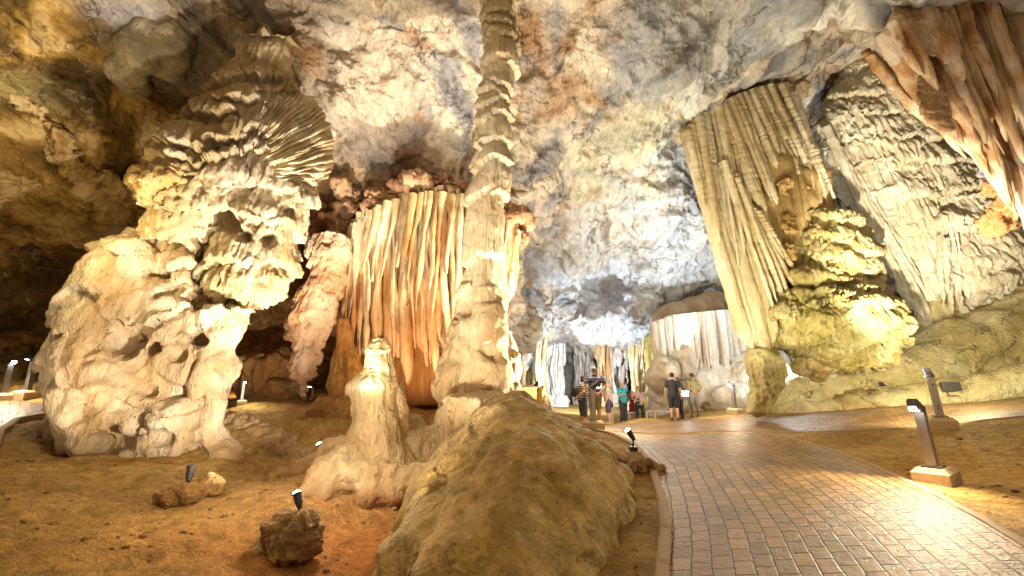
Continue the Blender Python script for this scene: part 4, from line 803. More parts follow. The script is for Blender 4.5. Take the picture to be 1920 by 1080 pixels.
# ================================================== far white drapery
root = tag(empty('rock_drapery', P(1310, 710, 20)), 'brilliant white ribbed drapery under a grey rock cap beyond the visitors', 'rock drapery')
it = curtain([(1222, 606), (1260, 592), (1310, 586), (1360, 582), (1400, 580)], [(1232, 690), (1275, 708), (1320, 716), (1360, 712), (1415, 690)], 20, 60, .17, 151, (.05, .3), .3, lenj=.35)
me = pipes(it, 10, 34, 151, .05, .1); relief(me, .08, 2, (1, 1, .3), 152); finish('white_folds', me, M_CALC, (.84, .80, .72), (.70, .60, .48), root, 151, (.9, .88, .84), f=1.2, stretch=.2)
s = Soup(); s.rows([(548, 1330, 1372), (560, 1290, 1400), (575, 1250, 1420), (592, 1222, 1425), (610, 1220, 1425), (640, 1225, 1425), (690, 1240, 1425)], 20.9, .35, 36)
me = s.fuse(.1, 4); carve(me, lump=.2, lf=.6, flute=.1, ff=2, fine=.05, seed=153); finish('rock_cap', me, M_CALC, (.62, .50, .34), (.46, .34, .22), root, 153)
s = Soup(); s.limb([P(1245, 725, 21), P(1300, 715, 20.6), P(1370, 705, 20.3), P(1430, 695, 19.5)], [.8, .9, 1.1, 1.2], 18); s.limb([P(1275, 690, 20), P(1285, 640, 20)], [.6, .18]); s.limb([P(1240, 700, 19.5), P(1250, 690, 19.5)], [.7, .5]); s.limb([P(1235, 765, 21.5), P(1330, 755, 20.0), P(1410, 752, 18.4)], [.5, .8, .7]); s.rows([(690, 1245, 1430), (720, 1230, 1440), (760, 1215, 1440), (790, 1210, 1440)], 21.2, .3)
me = s.fuse(.07, 16); carve(me, lump=.35, lf=.6, flute=.12, ff=2.2, fz=.2, fine=.05, holes=.15, hf=1, seed=154)
tag(finish('flowstone_slope', me, M_CALC, (.76, .70, .60), (.60, .50, .36), None, 154, (.86, .84, .8)), 'smooth white flowstone bank under the far white drapery', 'rock slope')
# ================================================== far columns behind the visitors
FC = [(985, 690, 26, 'cream', 20, 'row of short cream pipes at the left end of the far hall'), (1040, 690, 27, 'white', 17, 'broad white fluted column far behind the seated yellow box'), (1012, 700, 25, 'cream', 10, 'narrow cream column in the far hall left of the visitors'),
      (1135, 695, 27, 'orange', 15, 'bright cream and orange fluted column behind the group of visitors'), (1165, 700, 26, 'grey', 15, 'dark veined grey rock pillar above the man in turquoise'), (1200, 690, 24, 'cream', 15, 'cream pillar right of the veined grey pillar in the far hall'), (1228, 690, 23, 'yellow', 13, 'yellow green knobbly pillar beside the far white drapery'), (1095, 705, 29, 'grey', 16, 'grey white lumpy pillar above the striped shirt couple'), (965, 700, 22, 'cream', 12, 'cream ribbed pillar at the edge of the central column foot')]
PAL = dict(cream=((.78, .66, .44), (.60, .44, .24)), white=((.86, .84, .78), (.70, .66, .58)), orange=((.80, .60, .36), (.70, .42, .20)), grey=((.76, .72, .66), (.50, .42, .36)), yellow=((.74, .66, .26), (.50, .40, .12)))
for k, (px, py, d, c, hw, lab) in enumerate(FC):
    tp = 612
    it = curtain([(px-hw*.9, tp), (px+hw*.9, tp-4)], [(px-hw*.8, 772), (px+hw*.8, 768)], d+.3, 6, .22, 160+k, (.02, .08), .3, lenj=.05)+curtain([(px-hw*1.2, tp), (px+hw*1.2, tp-4)], [(px-hw*1.1, 765), (px+hw*1.1, 760)], d, 12, .14, 190+k, (.1, .5), .5, lenj=.85)
    it += curtain([(px-hw*1.1, 735+(k*7)%13), (px+hw*1.2, 742)], [(px-hw*1.4, 790), (px+hw*1.5, 790)], d-.3, 4, .30, 230+k, (.01, .02), .4, lenj=.05, taper=1.6)
    me = pipes(it, 10, 40, 160+k, .2, .4); relief(me, .34 if c in ('grey', 'yellow') else .16, 1.8, (1, 1, .5 if c == 'grey' else .25), 160+k)
    tag(finish('fluted_column', me, M_CALC, PAL[c][0], PAL[c][1], None, 160+k, (.86, .82, .74) if c != 'yellow' else (.8, .75, .4), f=1.6), lab, 'rock column', 'columns in the far hall')
#PART5
# ================================================== props
M_STEEL = plain('brushed_steel', (.42, .40, .38), .38, .85, bump=.1, bs=25, var=.2)
M_STEELD = plain('dark_metal', (.10, .095, .09), .45, .6, var=.2)
M_BLACK = plain('black_plastic', (.025, .025, .028), .45)
M_CONC = plain('footing_concrete', (.52, .38, .22), .85, bump=.6, bs=18, var=.25)
M_BOLT = plain('bolt_metal', (.30, .28, .26), .4, .9)
M_GLOW = plain('lit_lens', (.9, .9, .9), .3, emit=(.86, .90, 1.0), es=45, var=0)
M_GLOWS = plain('lit_small_lens', (.9, .9, .9), .3, emit=(.95, .93, 1.0), es=30, var=0)
M_WHITE = plain('white_rail_paint', (.75, .73, .68), .5)
def bmo(name, parts, mat, parent=None, bevel=.006, smooth=False):
    """parts: ('box', centre, size, euler) | ('cyl', a, b, r0, r1) | ('fr', z0, z1, s0, s1) joined into one mesh, local coordinates"""
    bm = bmesh.new()
    for p in parts:
        if p[0] == 'box':
            g = bmesh.ops.create_cube(bm, size=1); e = p[3] if len(p) > 3 else (0, 0, 0)
            M = Matrix.Translation(p[1]) @ (Matrix.Rotation(e[2], 4, 'Z') @ Matrix.Rotation(e[1], 4, 'Y') @ Matrix.Rotation(e[0], 4, 'X')) @ Matrix.Diagonal((*p[2], 1))
            bmesh.ops.transform(bm, matrix=M, verts=g['verts'])
        elif p[0] == 'cyl':
            a, b = Vector(p[1]), Vector(p[2]); g = bmesh.ops.create_cone(bm, cap_ends=True, segments=20, radius1=p[3], radius2=p[4], depth=(b-a).length)
            M = Matrix.Translation((a+b)/2) @ (b-a).to_track_quat('Z', 'Y').to_matrix().to_4x4(); bmesh.ops.transform(bm, matrix=M, verts=g['verts'])
        elif p[0] == 'fr':
            z0, z1, s0, s1 = p[1:5]; vs = [bm.verts.new((x*s/2, y*s/2, z)) for z, s in ((z0, s0), (z1, s1)) for x, y in ((-1, -1), (1, -1), (1, 1), (-1, 1))]
            for f in ((0, 3, 2, 1), (4, 5, 6, 7), (0, 1, 5, 4), (1, 2, 6, 5), (2, 3, 7, 6), (3, 0, 4, 7)): bm.faces.new([vs[i] for i in f])
    if bevel: bmesh.ops.bevel(bm, geom=[e for e in bm.edges if e.calc_face_angle(0) > .6], offset=bevel, segments=2, affect='EDGES')
    bmesh.ops.recalc_face_normals(bm, faces=bm.faces)
    me = bpy.data.meshes.new(name); bm.to_mesh(me); bm.free()
    o = link(name, me, mat, parent, smooth=False, local=True); return o
def copy_tree(o, parent=None):
    c = o.copy(); COL.objects.link(c); c.parent = parent
    for ch in [x for x in bpy.data.objects if x.parent == o and x != c]: copy_tree(ch, c)
    return c
def set_at(o, p, rz, tilt=0, tdir=0, s=1):
    o.location = p; o.rotation_euler = (Matrix.Rotation(tilt, 3, Vector((math.cos(tdir), math.sin(tdir), 0))) @ Matrix.Rotation(rz, 3, 'Z')).to_euler(); o.scale = (s, s, s)
# path bollard lamp: concrete footing, bolted plate, square post with a bent head that shines down along +Y
GRP = 'steel bollard lamps along the paths'
def bollard(label):
    r = tag(empty('bollard_lamp', (0, 0, 0)), label, 'bollard lamp', GRP)
    ft = bmo('footing', [('fr', -.12, .17, .46, .45), ('fr', .17, .235, .45, .33)], M_CONC, r, .012)
    bmo('base_plate', [('box', (0, 0, .241), (.24, .24, .012))], M_STEELD, r, .002)
    for x, y in ((-.095, -.095), (.095, -.095), (-.095, .095), (.095, .095)): bmo('bolt', [('cyl', (x, y, .245), (x, y, .272), .016, .016)], M_BOLT, r, .002)
    bmo('post', [('box', (0, 0, .66), (.125, .125, .83))], M_STEEL, r, .004)
    bmo('lamp_head', [('box', (0, .085, 1.145), (.127, .30, .125), (R(32), 0, 0)), ('box', (0, .205, 1.175), (.127, .06, .15), (R(5), 0, 0))], M_STEELD, r, .005)
    bmo('lens', [('box', (0, .20, 1.095), (.10, .09, .012), (R(10), 0, 0)), ('box', (0, .238, 1.125), (.10, .01, .06), (R(-10), 0, 0))], M_GLOW, r, 0)
    return r
def screws(r): pass
def aimrz(a, b): return math.atan2(-(b[0]-a[0]), b[1]-a[1])
BL = [((1758, 906), (1600, 950), 'large steel bollard lamp on a pale concrete footing beside the curving cobbled path', 1.0, .06, 480),
      ((1768, 803), (1900, 765), 'plain backed steel bollard lamp behind the large one, on the dirt island edge', 1.08, .05, 500),
      ((1379, 776), (1330, 792), 'bollard lamp beside the yellow lit stalagmite at the far kerb', .95, 0, 130),
      ((1113, 805), (1200, 815), 'cream bollard lamp in front of the man in the navy striped shirt', 1.0, 0, 230),
      ((3, 752), (60, 775), 'thin pale bollard lamp on the cobbles at the far left edge', .9, 0, 260),
      ((58, 702), (-10, 690), 'tiny bollard lamp on the dark upper terrace at the far left', .95, 0, 200),
      ((452, 758), (480, 785), 'small bollard lamp in the gap right of the giant column', .45, 0, 60)]
first = None
for k, (a, b, lab, sc_, tilt, W) in enumerate(BL):
    pa, pb = GH(*a), GH(*b)
    if k == 5: pa = np.array([*G(58, 704, 1.65)[:2], 0]); pa[2] = hz(*pa[:2]); pb = pa+np.array([-1, .1, 0])
    if first is None: o = first = bollard(lab)
    else: o = copy_tree(first); o['label'] = lab
    if k == 1: pb = pa*1.4+np.array([-1.2, 0, 0])
    rz = aimrz(pa, pb); set_at(o, pa, rz, -tilt, math.pi/2, sc_)
    if k == 1:
        for z in (.42, .47, .92): bmo('screw_hole', [('cyl', (0, -.0605, z), (0, -.066, z), .016, .016)], M_BLACK, o, 0)
    dr = np.array([-math.sin(rz), math.cos(rz), 0]); hd = pa+dr*.26*sc_+np.array([0, 0, 1.04*sc_])
    hd[0] += -tilt*1.1 if tilt else 0
    lamp('bollard_glow', 'SPOT', hd, W, (1, .80, .54), .03, hd+dr*(1.0 if k != 1 else 1.6)+np.array([0, 0, -1.1]), 128, .9)
# small black spotlights
def spot(label, p, aim, s=1.0, lit=True, block=False, grp=None):
    r = tag(empty('spotlight', p), label, 'spotlight', grp); r.scale = (s, s, s); r.rotation_euler = (0, 0, aimrz(p, aim)); z = 0
    if block:
        bmo('concrete_block', [('fr', -.08, .17, .34, .27)], M_CONC, r, .008); bmo('driver_box', [('box', (0, 0, .21), (.20, .15, .085))], M_BLACK, r, .006); z = .25
    else: bmo('mounting_plate', [('box', (0, 0, .01), (.10, .08, .025))], M_BLACK, r, .004)
    bmo('stem', [('cyl', (0, 0, z), (0, -.02, z+.13), .018, .014), ('cyl', (0, -.035, z+.13), (0, .005, z+.15), .028, .028)], M_BLACK, r, 0)
    c = Vector((0, -.03, z+.14)); d = Vector((0, .55, .85)).normalized()
    hd_ = bmo('lamp_head', [('cyl', c-d*.02, c+d*.05, .030, .048), ('cyl', c+d*.05, c+d*.20, .050, .062), ('cyl', c+d*.19, c+d*.205, .068, .068)], M_BLACK, r, .003)
    if lit: bmo('lens', [('cyl', c+d*.203, c+d*.225, .06, .052), ('cyl', c+d*.225, c+d*.24, .052, .03)], M_GLOWS, hd_, 0)
    return r
def rock_blob(name, px, py, d_off, rx, ry, rz_, lab, seed, mat=None, base=(.50, .34, .16), tint=(.32, .19, .08), p=None, grp=None, vox=.02, rot=0, cat='rock', extra=()):
    q = (GH(px, py) if py > 735 else P(px, py+8, 14.4)) if p is None else np.array(p); s = Soup(); s.ball(q+[0, d_off, rz_*.55], (rx, ry, rz_), rot=(rot, 'Z')); rr = random.Random(seed)
    for k in range(5):
        a = rr.uniform(0, 6.28); s.ball(q+[rx*.55*math.cos(a), d_off+ry*.5*math.sin(a), rz_*rr.uniform(.1, .8)], (rx*rr.uniform(.35, .6), ry*.5, rz_*rr.uniform(.4, .7)))
    for e in extra: s.ball(*e)
    me = s.fuse(vox, 1); V = co(me); n = nrm(me); f1_, f2_, id_ = voro(V*(.9/rx)+seed, seed)
    V = V+n*((ridge(V*.8/rx, 4, seed)-.5)*rx*.42+((id_ & 255)/255.-.5)*rx*.22)[:, None]; setco(me, V)
    return tag(finish(name, me, mat or M_BOULDER, base, tint, None, seed, (base[0]+.1, base[1]+.09, base[2]+.06), f=3, stretch=1), lab, cat, grp)
p1 = GH(520, 1046); p1 = GH(528, 1058)
rock_blob('boulder', 0, 0, 0, .30, .24, .25, 'chunky rough boulder with a bright lit spotlight on top, bottom left of the mound', 301, p=p1+[.04, .1, .06], vox=.012)
s = Soup(); s.limb([p1+[-.36, .12, -.05], p1+[-.12, .30, .36]], [.15, .09], 12); me = s.fuse(.015, 1); V = co(me); n = nrm(me); setco(me, V+n*(fbm(V*5, 3, 302)*.06)[:, None])
tag(finish('stone_slab', me, M_BOULDER, (.42, .29, .13), (.28, .18, .07), None, 302, f=3), 'flat smooth slab leaning on the left side of the chunky boulder', 'rock')
spot('lit black spotlight standing on the chunky boulder', p1+[.06, .12, .40], P(300, 500, 8.5), .72)
p2 = GH(335, 945)
rock_blob('stone', 0, 0, 0, .24, .22, .15, 'low rough stone holding a small unlit spotlight, left foreground', 343, p=p2+[0, .1, .0], vox=.014)
rock_blob('stone', 0, 0, 0, .13, .10, .09, 'small knobbly stone on the left of the stone with the unlit spotlight', 344, p=p2+[-.24, .06, .0], vox=.014)
rock_blob('stone', 0, 0, 0, .18, .10, .16, 'wedge shaped brown stone right behind the stone with the unlit spotlight', 304, p=p2+[.18, .28, .06], vox=.014)
spot('small unlit dark spotlight sticking up from the low stone', p2+[0, .12, .14], p2+[-1, 2, 0], .85, lit=False)
p3 = GH(1188, 862); o = spot('lit black spotlight on a small concrete block at the kerb', p3, P(900, 480, 8.8), .95, block=True)
rock_blob('stone', 1212, 884, 0, .30, .16, .13, 'brown stone in front of the concrete spotlight block', 305, vox=.016)
rock_blob('stone', 1156, 878, .1, .26, .16, .11, 'flat grey-brown stone left of the concrete spotlight block', 306, vox=.016)
spot('tiny lit spotlight beside the cream apron of the mound', GH(603, 870)+[0, 0, .02], P(500, 300, 9), 1.0)
spot('tiny lit spotlight under the small hanging stalactite', P(577, 757, 11.4), P(600, 500, 12), 1.2)
# floodlight on the slope
def flood(label, p, rz, s=1.0, lit=False):
    r = tag(empty('floodlight', p, rz), label, 'floodlight'); r.scale = (s, s, s)
    bmo('stand', [('box', (-.1, 0, .07), (.02, .03, .16)), ('box', (.1, 0, .07), (.02, .03, .16)), ('box', (0, 0, 0), (.24, .12, .015))], M_STEELD, r, .002)
    h = bmo('housing', [('box', (0, 0, .25), (.42, .12, .26), (R(-15), 0, 0))]+[('box', (x, -.065, .235), (.012, .03, .22), (R(-15), 0, 0)) for x in (-.15, -.09, -.03, .03, .09, .15)], M_STEELD, r, .006)
    if lit: bmo('lens', [('box', (0, -.092, .24), (.38, .012, .22), (R(-15), 0, 0))], M_GLOW, h, 0)
    return r
LGP = []
dg = bpy.context.evaluated_depsgraph_get()
def surf(px, py, dmax=60):                # first surface seen along a pixel's ray
    bpy.context.view_layer.update(); dg = bpy.context.evaluated_depsgraph_get(); r = ray(px, py); hit, loc, nn_, i, ob, _ = SC.ray_cast(dg, Vector((0, 0, CAMH)), Vector(r).normalized()); return np.array(loc), ob
s = Soup(); prev = None
for x, y, r in [(40, 180, .15), (65, 205, .17), (90, 232, .2), (112, 262, .22), (130, 290, .24), (148, 318, .26), (172, 345, .3), (200, 368, .36), (235, 365, .34), (265, 352, .34), (295, 345, .3), (320, 340, .28), (215, 390, .26), (195, 330, .22)]:
    c, _ = surf(x, y); s.ball(c, (r*1.35, r, r))
    if prev is not None and x not in (215, 195): s.limb([prev, c], [r*.7, r*.7], 10)
    if (x, y) == (200, 368): hub = c
    if x in (215, 195) and y in (390, 330): s.limb([hub, c], [.22, .18], 10)
    prev = c
c, _ = surf(205, 392); s.limb([hub, c, P(192, 414, c[1])], [.2, .16, .03]); me = s.fuse(.032, 2); carve(me, lump=.30, lf=1.6, flute=.10, ff=6, fine=.09, pit=.06, seed=26)
tag(finish('crust_ledge', me, M_CALC, (.66, .50, .26), (.46, .30, .12), None, 26, (.76, .64, .42), f=2), 'jagged golden crust ledge running across the dark wall at upper left', 'rock crust')
s = Soup()
for x, y, r in [(262, 95, .52), (300, 70, .5), (235, 125, .38), (312, 120, .42), (255, 155, .26), (330, 80, .3)]:
    c, _ = surf(x, y); s.ball(c, (r*1.1, r, r*.95))
me = s.fuse(.035, 12); carve(me, lump=.2, lf=.8, fine=.02, seed=27)
tag(finish('hanging_bulge', me, M_SHELL, (.42, .36, .24), (.26, .21, .13), None, 27, (.50, .48, .46)), 'smooth grey-olive rock bulge hanging from the roof at upper left', 'rock')
fp, _ = surf(1786, 742); flood('dark ribbed floodlight on a stand at the foot of the pale slope', fp, R(-20), 1.1)
fp, _ = surf(1656, 728); flood('small dark floodlight lying on the pale slope behind the path', fp, R(10), .55)
flood('bright lit rectangular floodlight between the two men on the right', P(1285, 748, 19.2), R(0), 1.0, lit=True)
for px, py, rx, ry, h, sd, lab in [(1580, 762, .34, .3, .3, 311, 'squarish brown boulder in the row at the foot of the slope'), (1612, 760, .45, .35, .36, 312, 'largest boulder of the row at the foot of the slope'), (1648, 757, .5, .3, .26, 313, 'long boulder right of the largest one at the foot of the slope'),
                                   (1528, 766, .6, .3, .12, 314, 'low flat brown rock beside the far kerb'), (1690, 757, .22, .18, .1, 315, 'single small flat stone on the ground right of the boulder row'), (1820, 738, .35, .2, .12, 316, 'rough stone at the foot of the dark floodlight'), (1870, 722, .6, .3, .2, 317, 'long rough rock ledge right of the dark floodlight'), (1915, 712, .5, .3, .2, 318, 'rock ledge at the right edge of the picture above the path'),
                                   (1335, 768, .4, .3, .3, 319, 'grey boulder on the bank right of the man in the green shirt'), (1240, 775, .45, .3, .2, 320, 'pale flat stone behind the white rail'), (1360, 760, .5, .3, .28, 321, 'grey boulder left of the far bollard lamp')]:
    rock_blob('boulder', px, py, .2, rx, ry, h, lab, sd, base=(.50, .38, .20), vox=.03)
rock_blob('boulder', 0, 0, 0, .75, .5, .42, 'rounded tan boulder with a dark hollow under the lower cascade', 322, p=P(1540, 700, 14.6), base=(.66, .56, .32), tint=(.48, .36, .16), vox=.035)
q_ = P(1020, 785, 9.9)
s = Soup().rows([(724, 1012, 1022), (740, 1005, 1026), (760, 998, 1032), (785, 994, 1036), (810, 992, 1038)], 9.9, .8); me = s.fuse(.022, 2); carve(me, lump=.06, lf=2, flute=.06, ff=9, fz=.4, pit=.03, fine=.03, seed=331)
tag(finish('stalagmite', me, M_CALC, (.78, .56, .30), (.58, .36, .16), None, 331, IVORY), 'ragged cream stalagmite on the mound edge right of the yellow box', 'stalagmite')
rock_blob('stone', 0, 0, 0, .16, .14, .2, 'round peach stone wedged between the yellow box and the ragged stalagmite', 332, p=P(992, 752, 9.7), base=(.72, .48, .28), tint=(.5, .3, .14), vox=.016)
M_YBOX = plain('mustard_box_paint', (.50, .37, .10), .5, var=.15)
r = tag(empty('utility_box', P(985, 752, 9.6)), 'mustard yellow utility box with a sloping lid behind the mound', 'box')
bmo('box_body', [('box', (0, 0, .12), (.42, .3, .30))], M_YBOX, r, .01); bmo('lid', [('box', (0, 0, .295), (.45, .33, .05), (R(6), 0, 0))], M_YBOX, r, .01); r.rotation_euler = (0, 0, R(18))
s = Soup(); c0 = P(1006, 728, 12.2); s.limb([c0+[0, 0, -.6], c0+[-.05, 0, -.1], c0+[0, 0, .12]], [.22, .16, .07]); s.limb([c0+[.2, 0, -.6], c0+[.22, 0, -.1], c0+[.17, 0, .05]], [.14, .09, .04]); me = s.fuse(.02, 1); carve(me, lump=.08, lf=3, fine=.04, seed=333)
tag(finish('stalagmite', me, M_BOULDER, (.12, .09, .06), (.07, .05, .03), None, 333), 'small dark twin-tipped stalagmite just behind the ragged cream one', 'stalagmite')
# white rail behind the visitors
for lab, pp in (('low white two-bar rail between the visitors and the men on the right', [(1212, 772), (1228, 770), (1258, 773)]), ('low white rail behind the man in grey and the man in turquoise', [(1148, 774), (1180, 774), (1206, 773)])):
    P3 = [P(a, b, 19.8+.3*i) for i, (a, b) in enumerate(pp)]; r = tag(empty('guard_rail', P3[0]), lab, 'rail')
    parts = [('cyl', tuple(P3[i]-P3[0]), tuple(P3[i+1]-P3[0]), .03, .03) for i in range(len(P3)-1)]; bmo('rail', parts, M_WHITE, r, 0)
    for q in P3: bmo('post', [('cyl', tuple(q-P3[0]+[0, 0, .02]), tuple(q-P3[0]-[0, 0, .75]), .03, .03)], M_WHITE, r, 0)
# bright handrail bars far behind the giant column
for lab, a, b in (('upper lit walkway edge glimpsed in the gap right of the giant column', (425, 750), (462, 762)), ('lower lit walkway edge glimpsed in the gap right of the giant column', (420, 762), (495, 792))):
    A, B = P(*a, 12.6), P(*b, 12.0); r = tag(empty('walkway_kerb', A), lab, 'kerb'); d_ = B-A; rz = math.atan2(d_[1], d_[0])
    bmo('kerb_slab', [('box', tuple(d_/2), (np.linalg.norm(d_), .5, .08), (0, -math.asin(d_[2]/np.linalg.norm(d_)), rz))], M_CONC, r, .01)
    bmo('rail', [('cyl', (0, -.1, .02), (0, -.1, .22), .012, .012), ('cyl', tuple(d_*.6+[0, -.1, .02]), tuple(d_*.6+[0, -.1, .3]), .012, .012)], M_STEELD, r, 0)
    lamp('kerb_glow', 'POINT', A+d_*.5+[0, -.05, .45], 16, AMB, .05)
# ================================================== people
SKIN = plain('skin', (.58, .32, .20), .55, var=.06); SKIND = plain('tanned_skin', (.30, .16, .09), .55, var=.06); SKINP = plain('fair_skin', (.66, .42, .30), .55, var=.06)
def cloth(name, col, stripe=None, sc_=30, vert=False):
    m, t = nt(name); L = t.links.new; o = N(t, 'ShaderNodeOutputMaterial'); b = N(t, 'ShaderNodeBsdfPrincipled'); L(b.outputs[0], o.inputs[0]); b.inputs['Roughness'].default_value = .85
    tc = N(t, 'ShaderNodeTexCoord'); n = N(t, 'ShaderNodeTexNoise', i_Scale=12.0); L(tc.outputs['Object'], n.inputs['Vector'])
    if stripe:
        w_ = N(t, 'ShaderNodeTexWave', bands_direction='X' if vert else 'Z', i_Scale=sc_/10., i_Distortion=.6); L(tc.outputs['Object'], w_.inputs['Vector'])
        cr = N(t, 'ShaderNodeValToRGB'); cr.color_ramp.elements[0].position = .45; cr.color_ramp.elements[1].position = .62; cr.color_ramp.elements[0].color = (*col, 1); cr.color_ramp.elements[1].color = (*stripe, 1); L(w_.outputs['Fac'], cr.inputs[0]); L(cr.outputs[0], b.inputs['Base Color'])
    else: b.inputs['Base Color'].default_value = (*col, 1)
    bp = N(t, 'ShaderNodeBump', i_Strength=.5, i_Distance=.03); L(n.outputs[0], bp.inputs['Height']); L(bp.outputs[0], b.inputs['Normal']); return m
def sm(s, vox, name, mat, parent, it=3):
    return link(name, s.fuse(vox, it), mat, parent, local=True)
def person(label, px, feet, d, H, face, skin, hair, arms='back', top=None, legs=None, leglen='shorts', topn='shirt', legn='shorts', shoe=(.03, .03, .03), girth=1.0, bag=None, lean=0, stance=.10, hairmat=None, hat=None, headturn=0):
    p = P(px, feet, d); k = H/1.75; r = tag(empty('person', p), label, 'person', 'visitors standing in the cave'); r.scale = (k, k, k); r.rotation_euler = (0, 0, face)
    Z = lambda x, y, z: np.array([x, y+lean*max(0, z-.9), z]); g = girth
    sh = [Z(-.19*g, 0, 1.42), Z(.19*g, 0, 1.42)]; hp = [Z(-.09, 0, .92), Z(.09, 0, .92)]; kn = [Z(-stance, .02, .50), Z(stance, .02, .50)]; an = [Z(-stance*1.1, -.02, .09), Z(stance*1.1, -.02, .09)]
    if arms == 'back': el = [Z(-.27*g, -.12, 1.17), Z(.27*g, -.12, 1.17)]; hn = [Z(-.06, -.20*g, .97), Z(.06, -.21*g, .95)]
    elif arms == 'hang': el = [Z(-.26*g, -.03, 1.14), Z(.26*g, -.03, 1.14)]; hn = [Z(-.27*g, .06, .90), Z(.27*g, .06, .90)]
    elif arms == 'camera': el = [Z(-.25*g, .06, 1.16), Z(.25*g, .06, 1.16)]; hn = [Z(-.05, .30, 1.27), Z(.07, .30, 1.24)]
    elif arms == 'one': el = [Z(-.26*g, -.03, 1.14), Z(.28*g, -.08, 1.15)]; hn = [Z(-.27*g, .06, .90), Z(.12, .20*g, 1.08)]
    s = Soup()
    s.limb([Z(0, 0, .93), Z(0, .01, 1.12), Z(0, 0, 1.32), Z(0, -.01, 1.45)], [.135*g, .125*g, .135*g, .07], 16); s.ball(Z(0, 0, 1.33), (.17*g, .11*g, .14)); s.limb([Z(0, -.01, 1.44), Z(0, .01, 1.56)], [.062, .055])
    hc = Z(0, .02, 1.635); ht = np.array(Matrix.Rotation(headturn, 3, 'Z'))
    s.ball(hc, (.075, .092, .112)); s.ball(hc+ht@np.array([0, .025, -.055]), (.058, .068, .058)); s.limb([hc+ht@np.array([0, .085, .005]), hc+ht@np.array([0, .108, -.03])], [.012, .018], 8)
    for sx in (-1, 1): s.ball(hc+ht@np.array([sx*.078, -.01, -.01]), (.012, .022, .032)); s.ball(hc+ht@np.array([sx*.03, .082, -.075*0+.012]), (.014, .010, .008))
    s.limb([hc+ht@np.array([-.022, .083, -.058]), hc+ht@np.array([.022, .083, -.058])], [.008, .008], 6)
    for i, sx in enumerate((-1, 1)):
        s.limb([sh[i], el[i], hn[i]], [.058, .044, .028], 12)
        dd_ = hn[i]-el[i]; dd_ = dd_/np.linalg.norm(dd_); side = np.cross(dd_, [0, 1, 0]) if abs(dd_[1]) < .9 else np.array([1., 0, 0]); side = side/np.linalg.norm(side)
        pc = hn[i]+dd_*.055; s.ball(hn[i]+dd_*.05, (.034, .030, .042))
        for f in range(4):
            b0 = pc+side*(f-1.5)*.019+dd_*.02; ln_ = (.060, .070, .066, .052)[f]; s.limb([b0, b0+dd_*ln_*.6, b0+dd_*ln_*.9+np.array([0, .018, -.012])], [.0095, .009, .0075], 6)
        s.limb([hn[i]+dd_*.03+side*.03, hn[i]+dd_*.07+side*.052+np.array([0, .01, 0])], [.011, .009], 6)
        s.limb([hp[i], kn[i], (kn[i]*.55+an[i]*.45)+[0, -.02, 0], an[i]], [.088*g, .058, .056, .038], 14); s.limb([an[i]+[0, 0, -.03], an[i]+[sx*.02, .14, -.055]], [.036, .030], 8)
    sm(s, .0105, 'body', skin, r, 2)
    s = Soup(); s.limb([Z(0, 0, .95), Z(0, .015, 1.10), Z(0, .01, 1.30), Z(0, -.01, 1.43)], [.162*g, .158*g, .158*g, .095], 20); s.ball(Z(0, 0, 1.33), (.195*g, .132*g, .14)); s.ball(Z(0, .03*g, 1.08), (.175*g, .155*g, .16))
    for i in (0, 1): s.limb([sh[i]+[0, 0, -.005], sh[i]*.35+el[i]*.65], [.078, .066], 14)
    o = sm(s, .013, topn, top, r, 3)
    s = Soup(); s.limb([Z(0, 0, .98), Z(0, 0, .90)], [.150*g, .150*g], 18); end = {'shorts': 1.05, 'knee': 1.25, 'long': 2.0}[leglen]
    for i in (0, 1):
        if end <= 1.3: e_ = kn[i]*(1)+np.array([0, 0, .03 if end < 1.2 else -.12]); s.limb([hp[i], e_], [.112*g, .098], 16)
        else: s.limb([hp[i], kn[i], an[i]+[0, 0, -.02]], [.110*g, .085, .068], 16)
    sm(s, .013, legn, legs, r, 3)
    sm_ = plain('shoe_'+label[:6], shoe, .6)
    for i in (0, 1):
        s = Soup(); s.limb([an[i]+[0, -.035, -.045], an[i]+[0, .05, -.05], an[i]+[0, .15, -.058]], [.044, .044, .036], 10); s.limb([an[i]+[0, 0, .01], an[i]+[0, 0, -.04]], [.044, .046], 10); sm(s, .011, 'shoe', sm_, r, 2)
    if hair:
        s = Soup(); s.ball(hc+ht@np.array([0, -.018, .028]), (.086, .096, .100)); 
        if hair == 'long': s.ball(hc+[0, -.05, -.06], (.08, .055, .10))
        o2 = s.fuse(.011, 2); V = co(o2); V2 = V-hc; q = V2@ht; fr = (q[:, 1] > .03)&(q[:, 2] < .055); V[:, 0] = np.where(fr, hc[0]+V2[:, 0]*.78, V[:, 0]); V[:, 1] = np.where(fr, hc[1]+V2[:, 1]*.72, V[:, 1]); V = V+nrm(o2)*(fbm(V*40, 2, 3)*.008)[:, None]; setco(o2, V)
        link('hair', o2, hairmat, r, local=True)
    if hat:
        s = Soup(); s.ball(hc+[0, 0, .05], (.10, .11, .075)); s.ball(hc+[0, .05, .035], (.105, .13, .014)); sm(s, .011, 'hat', hat, r, 2)
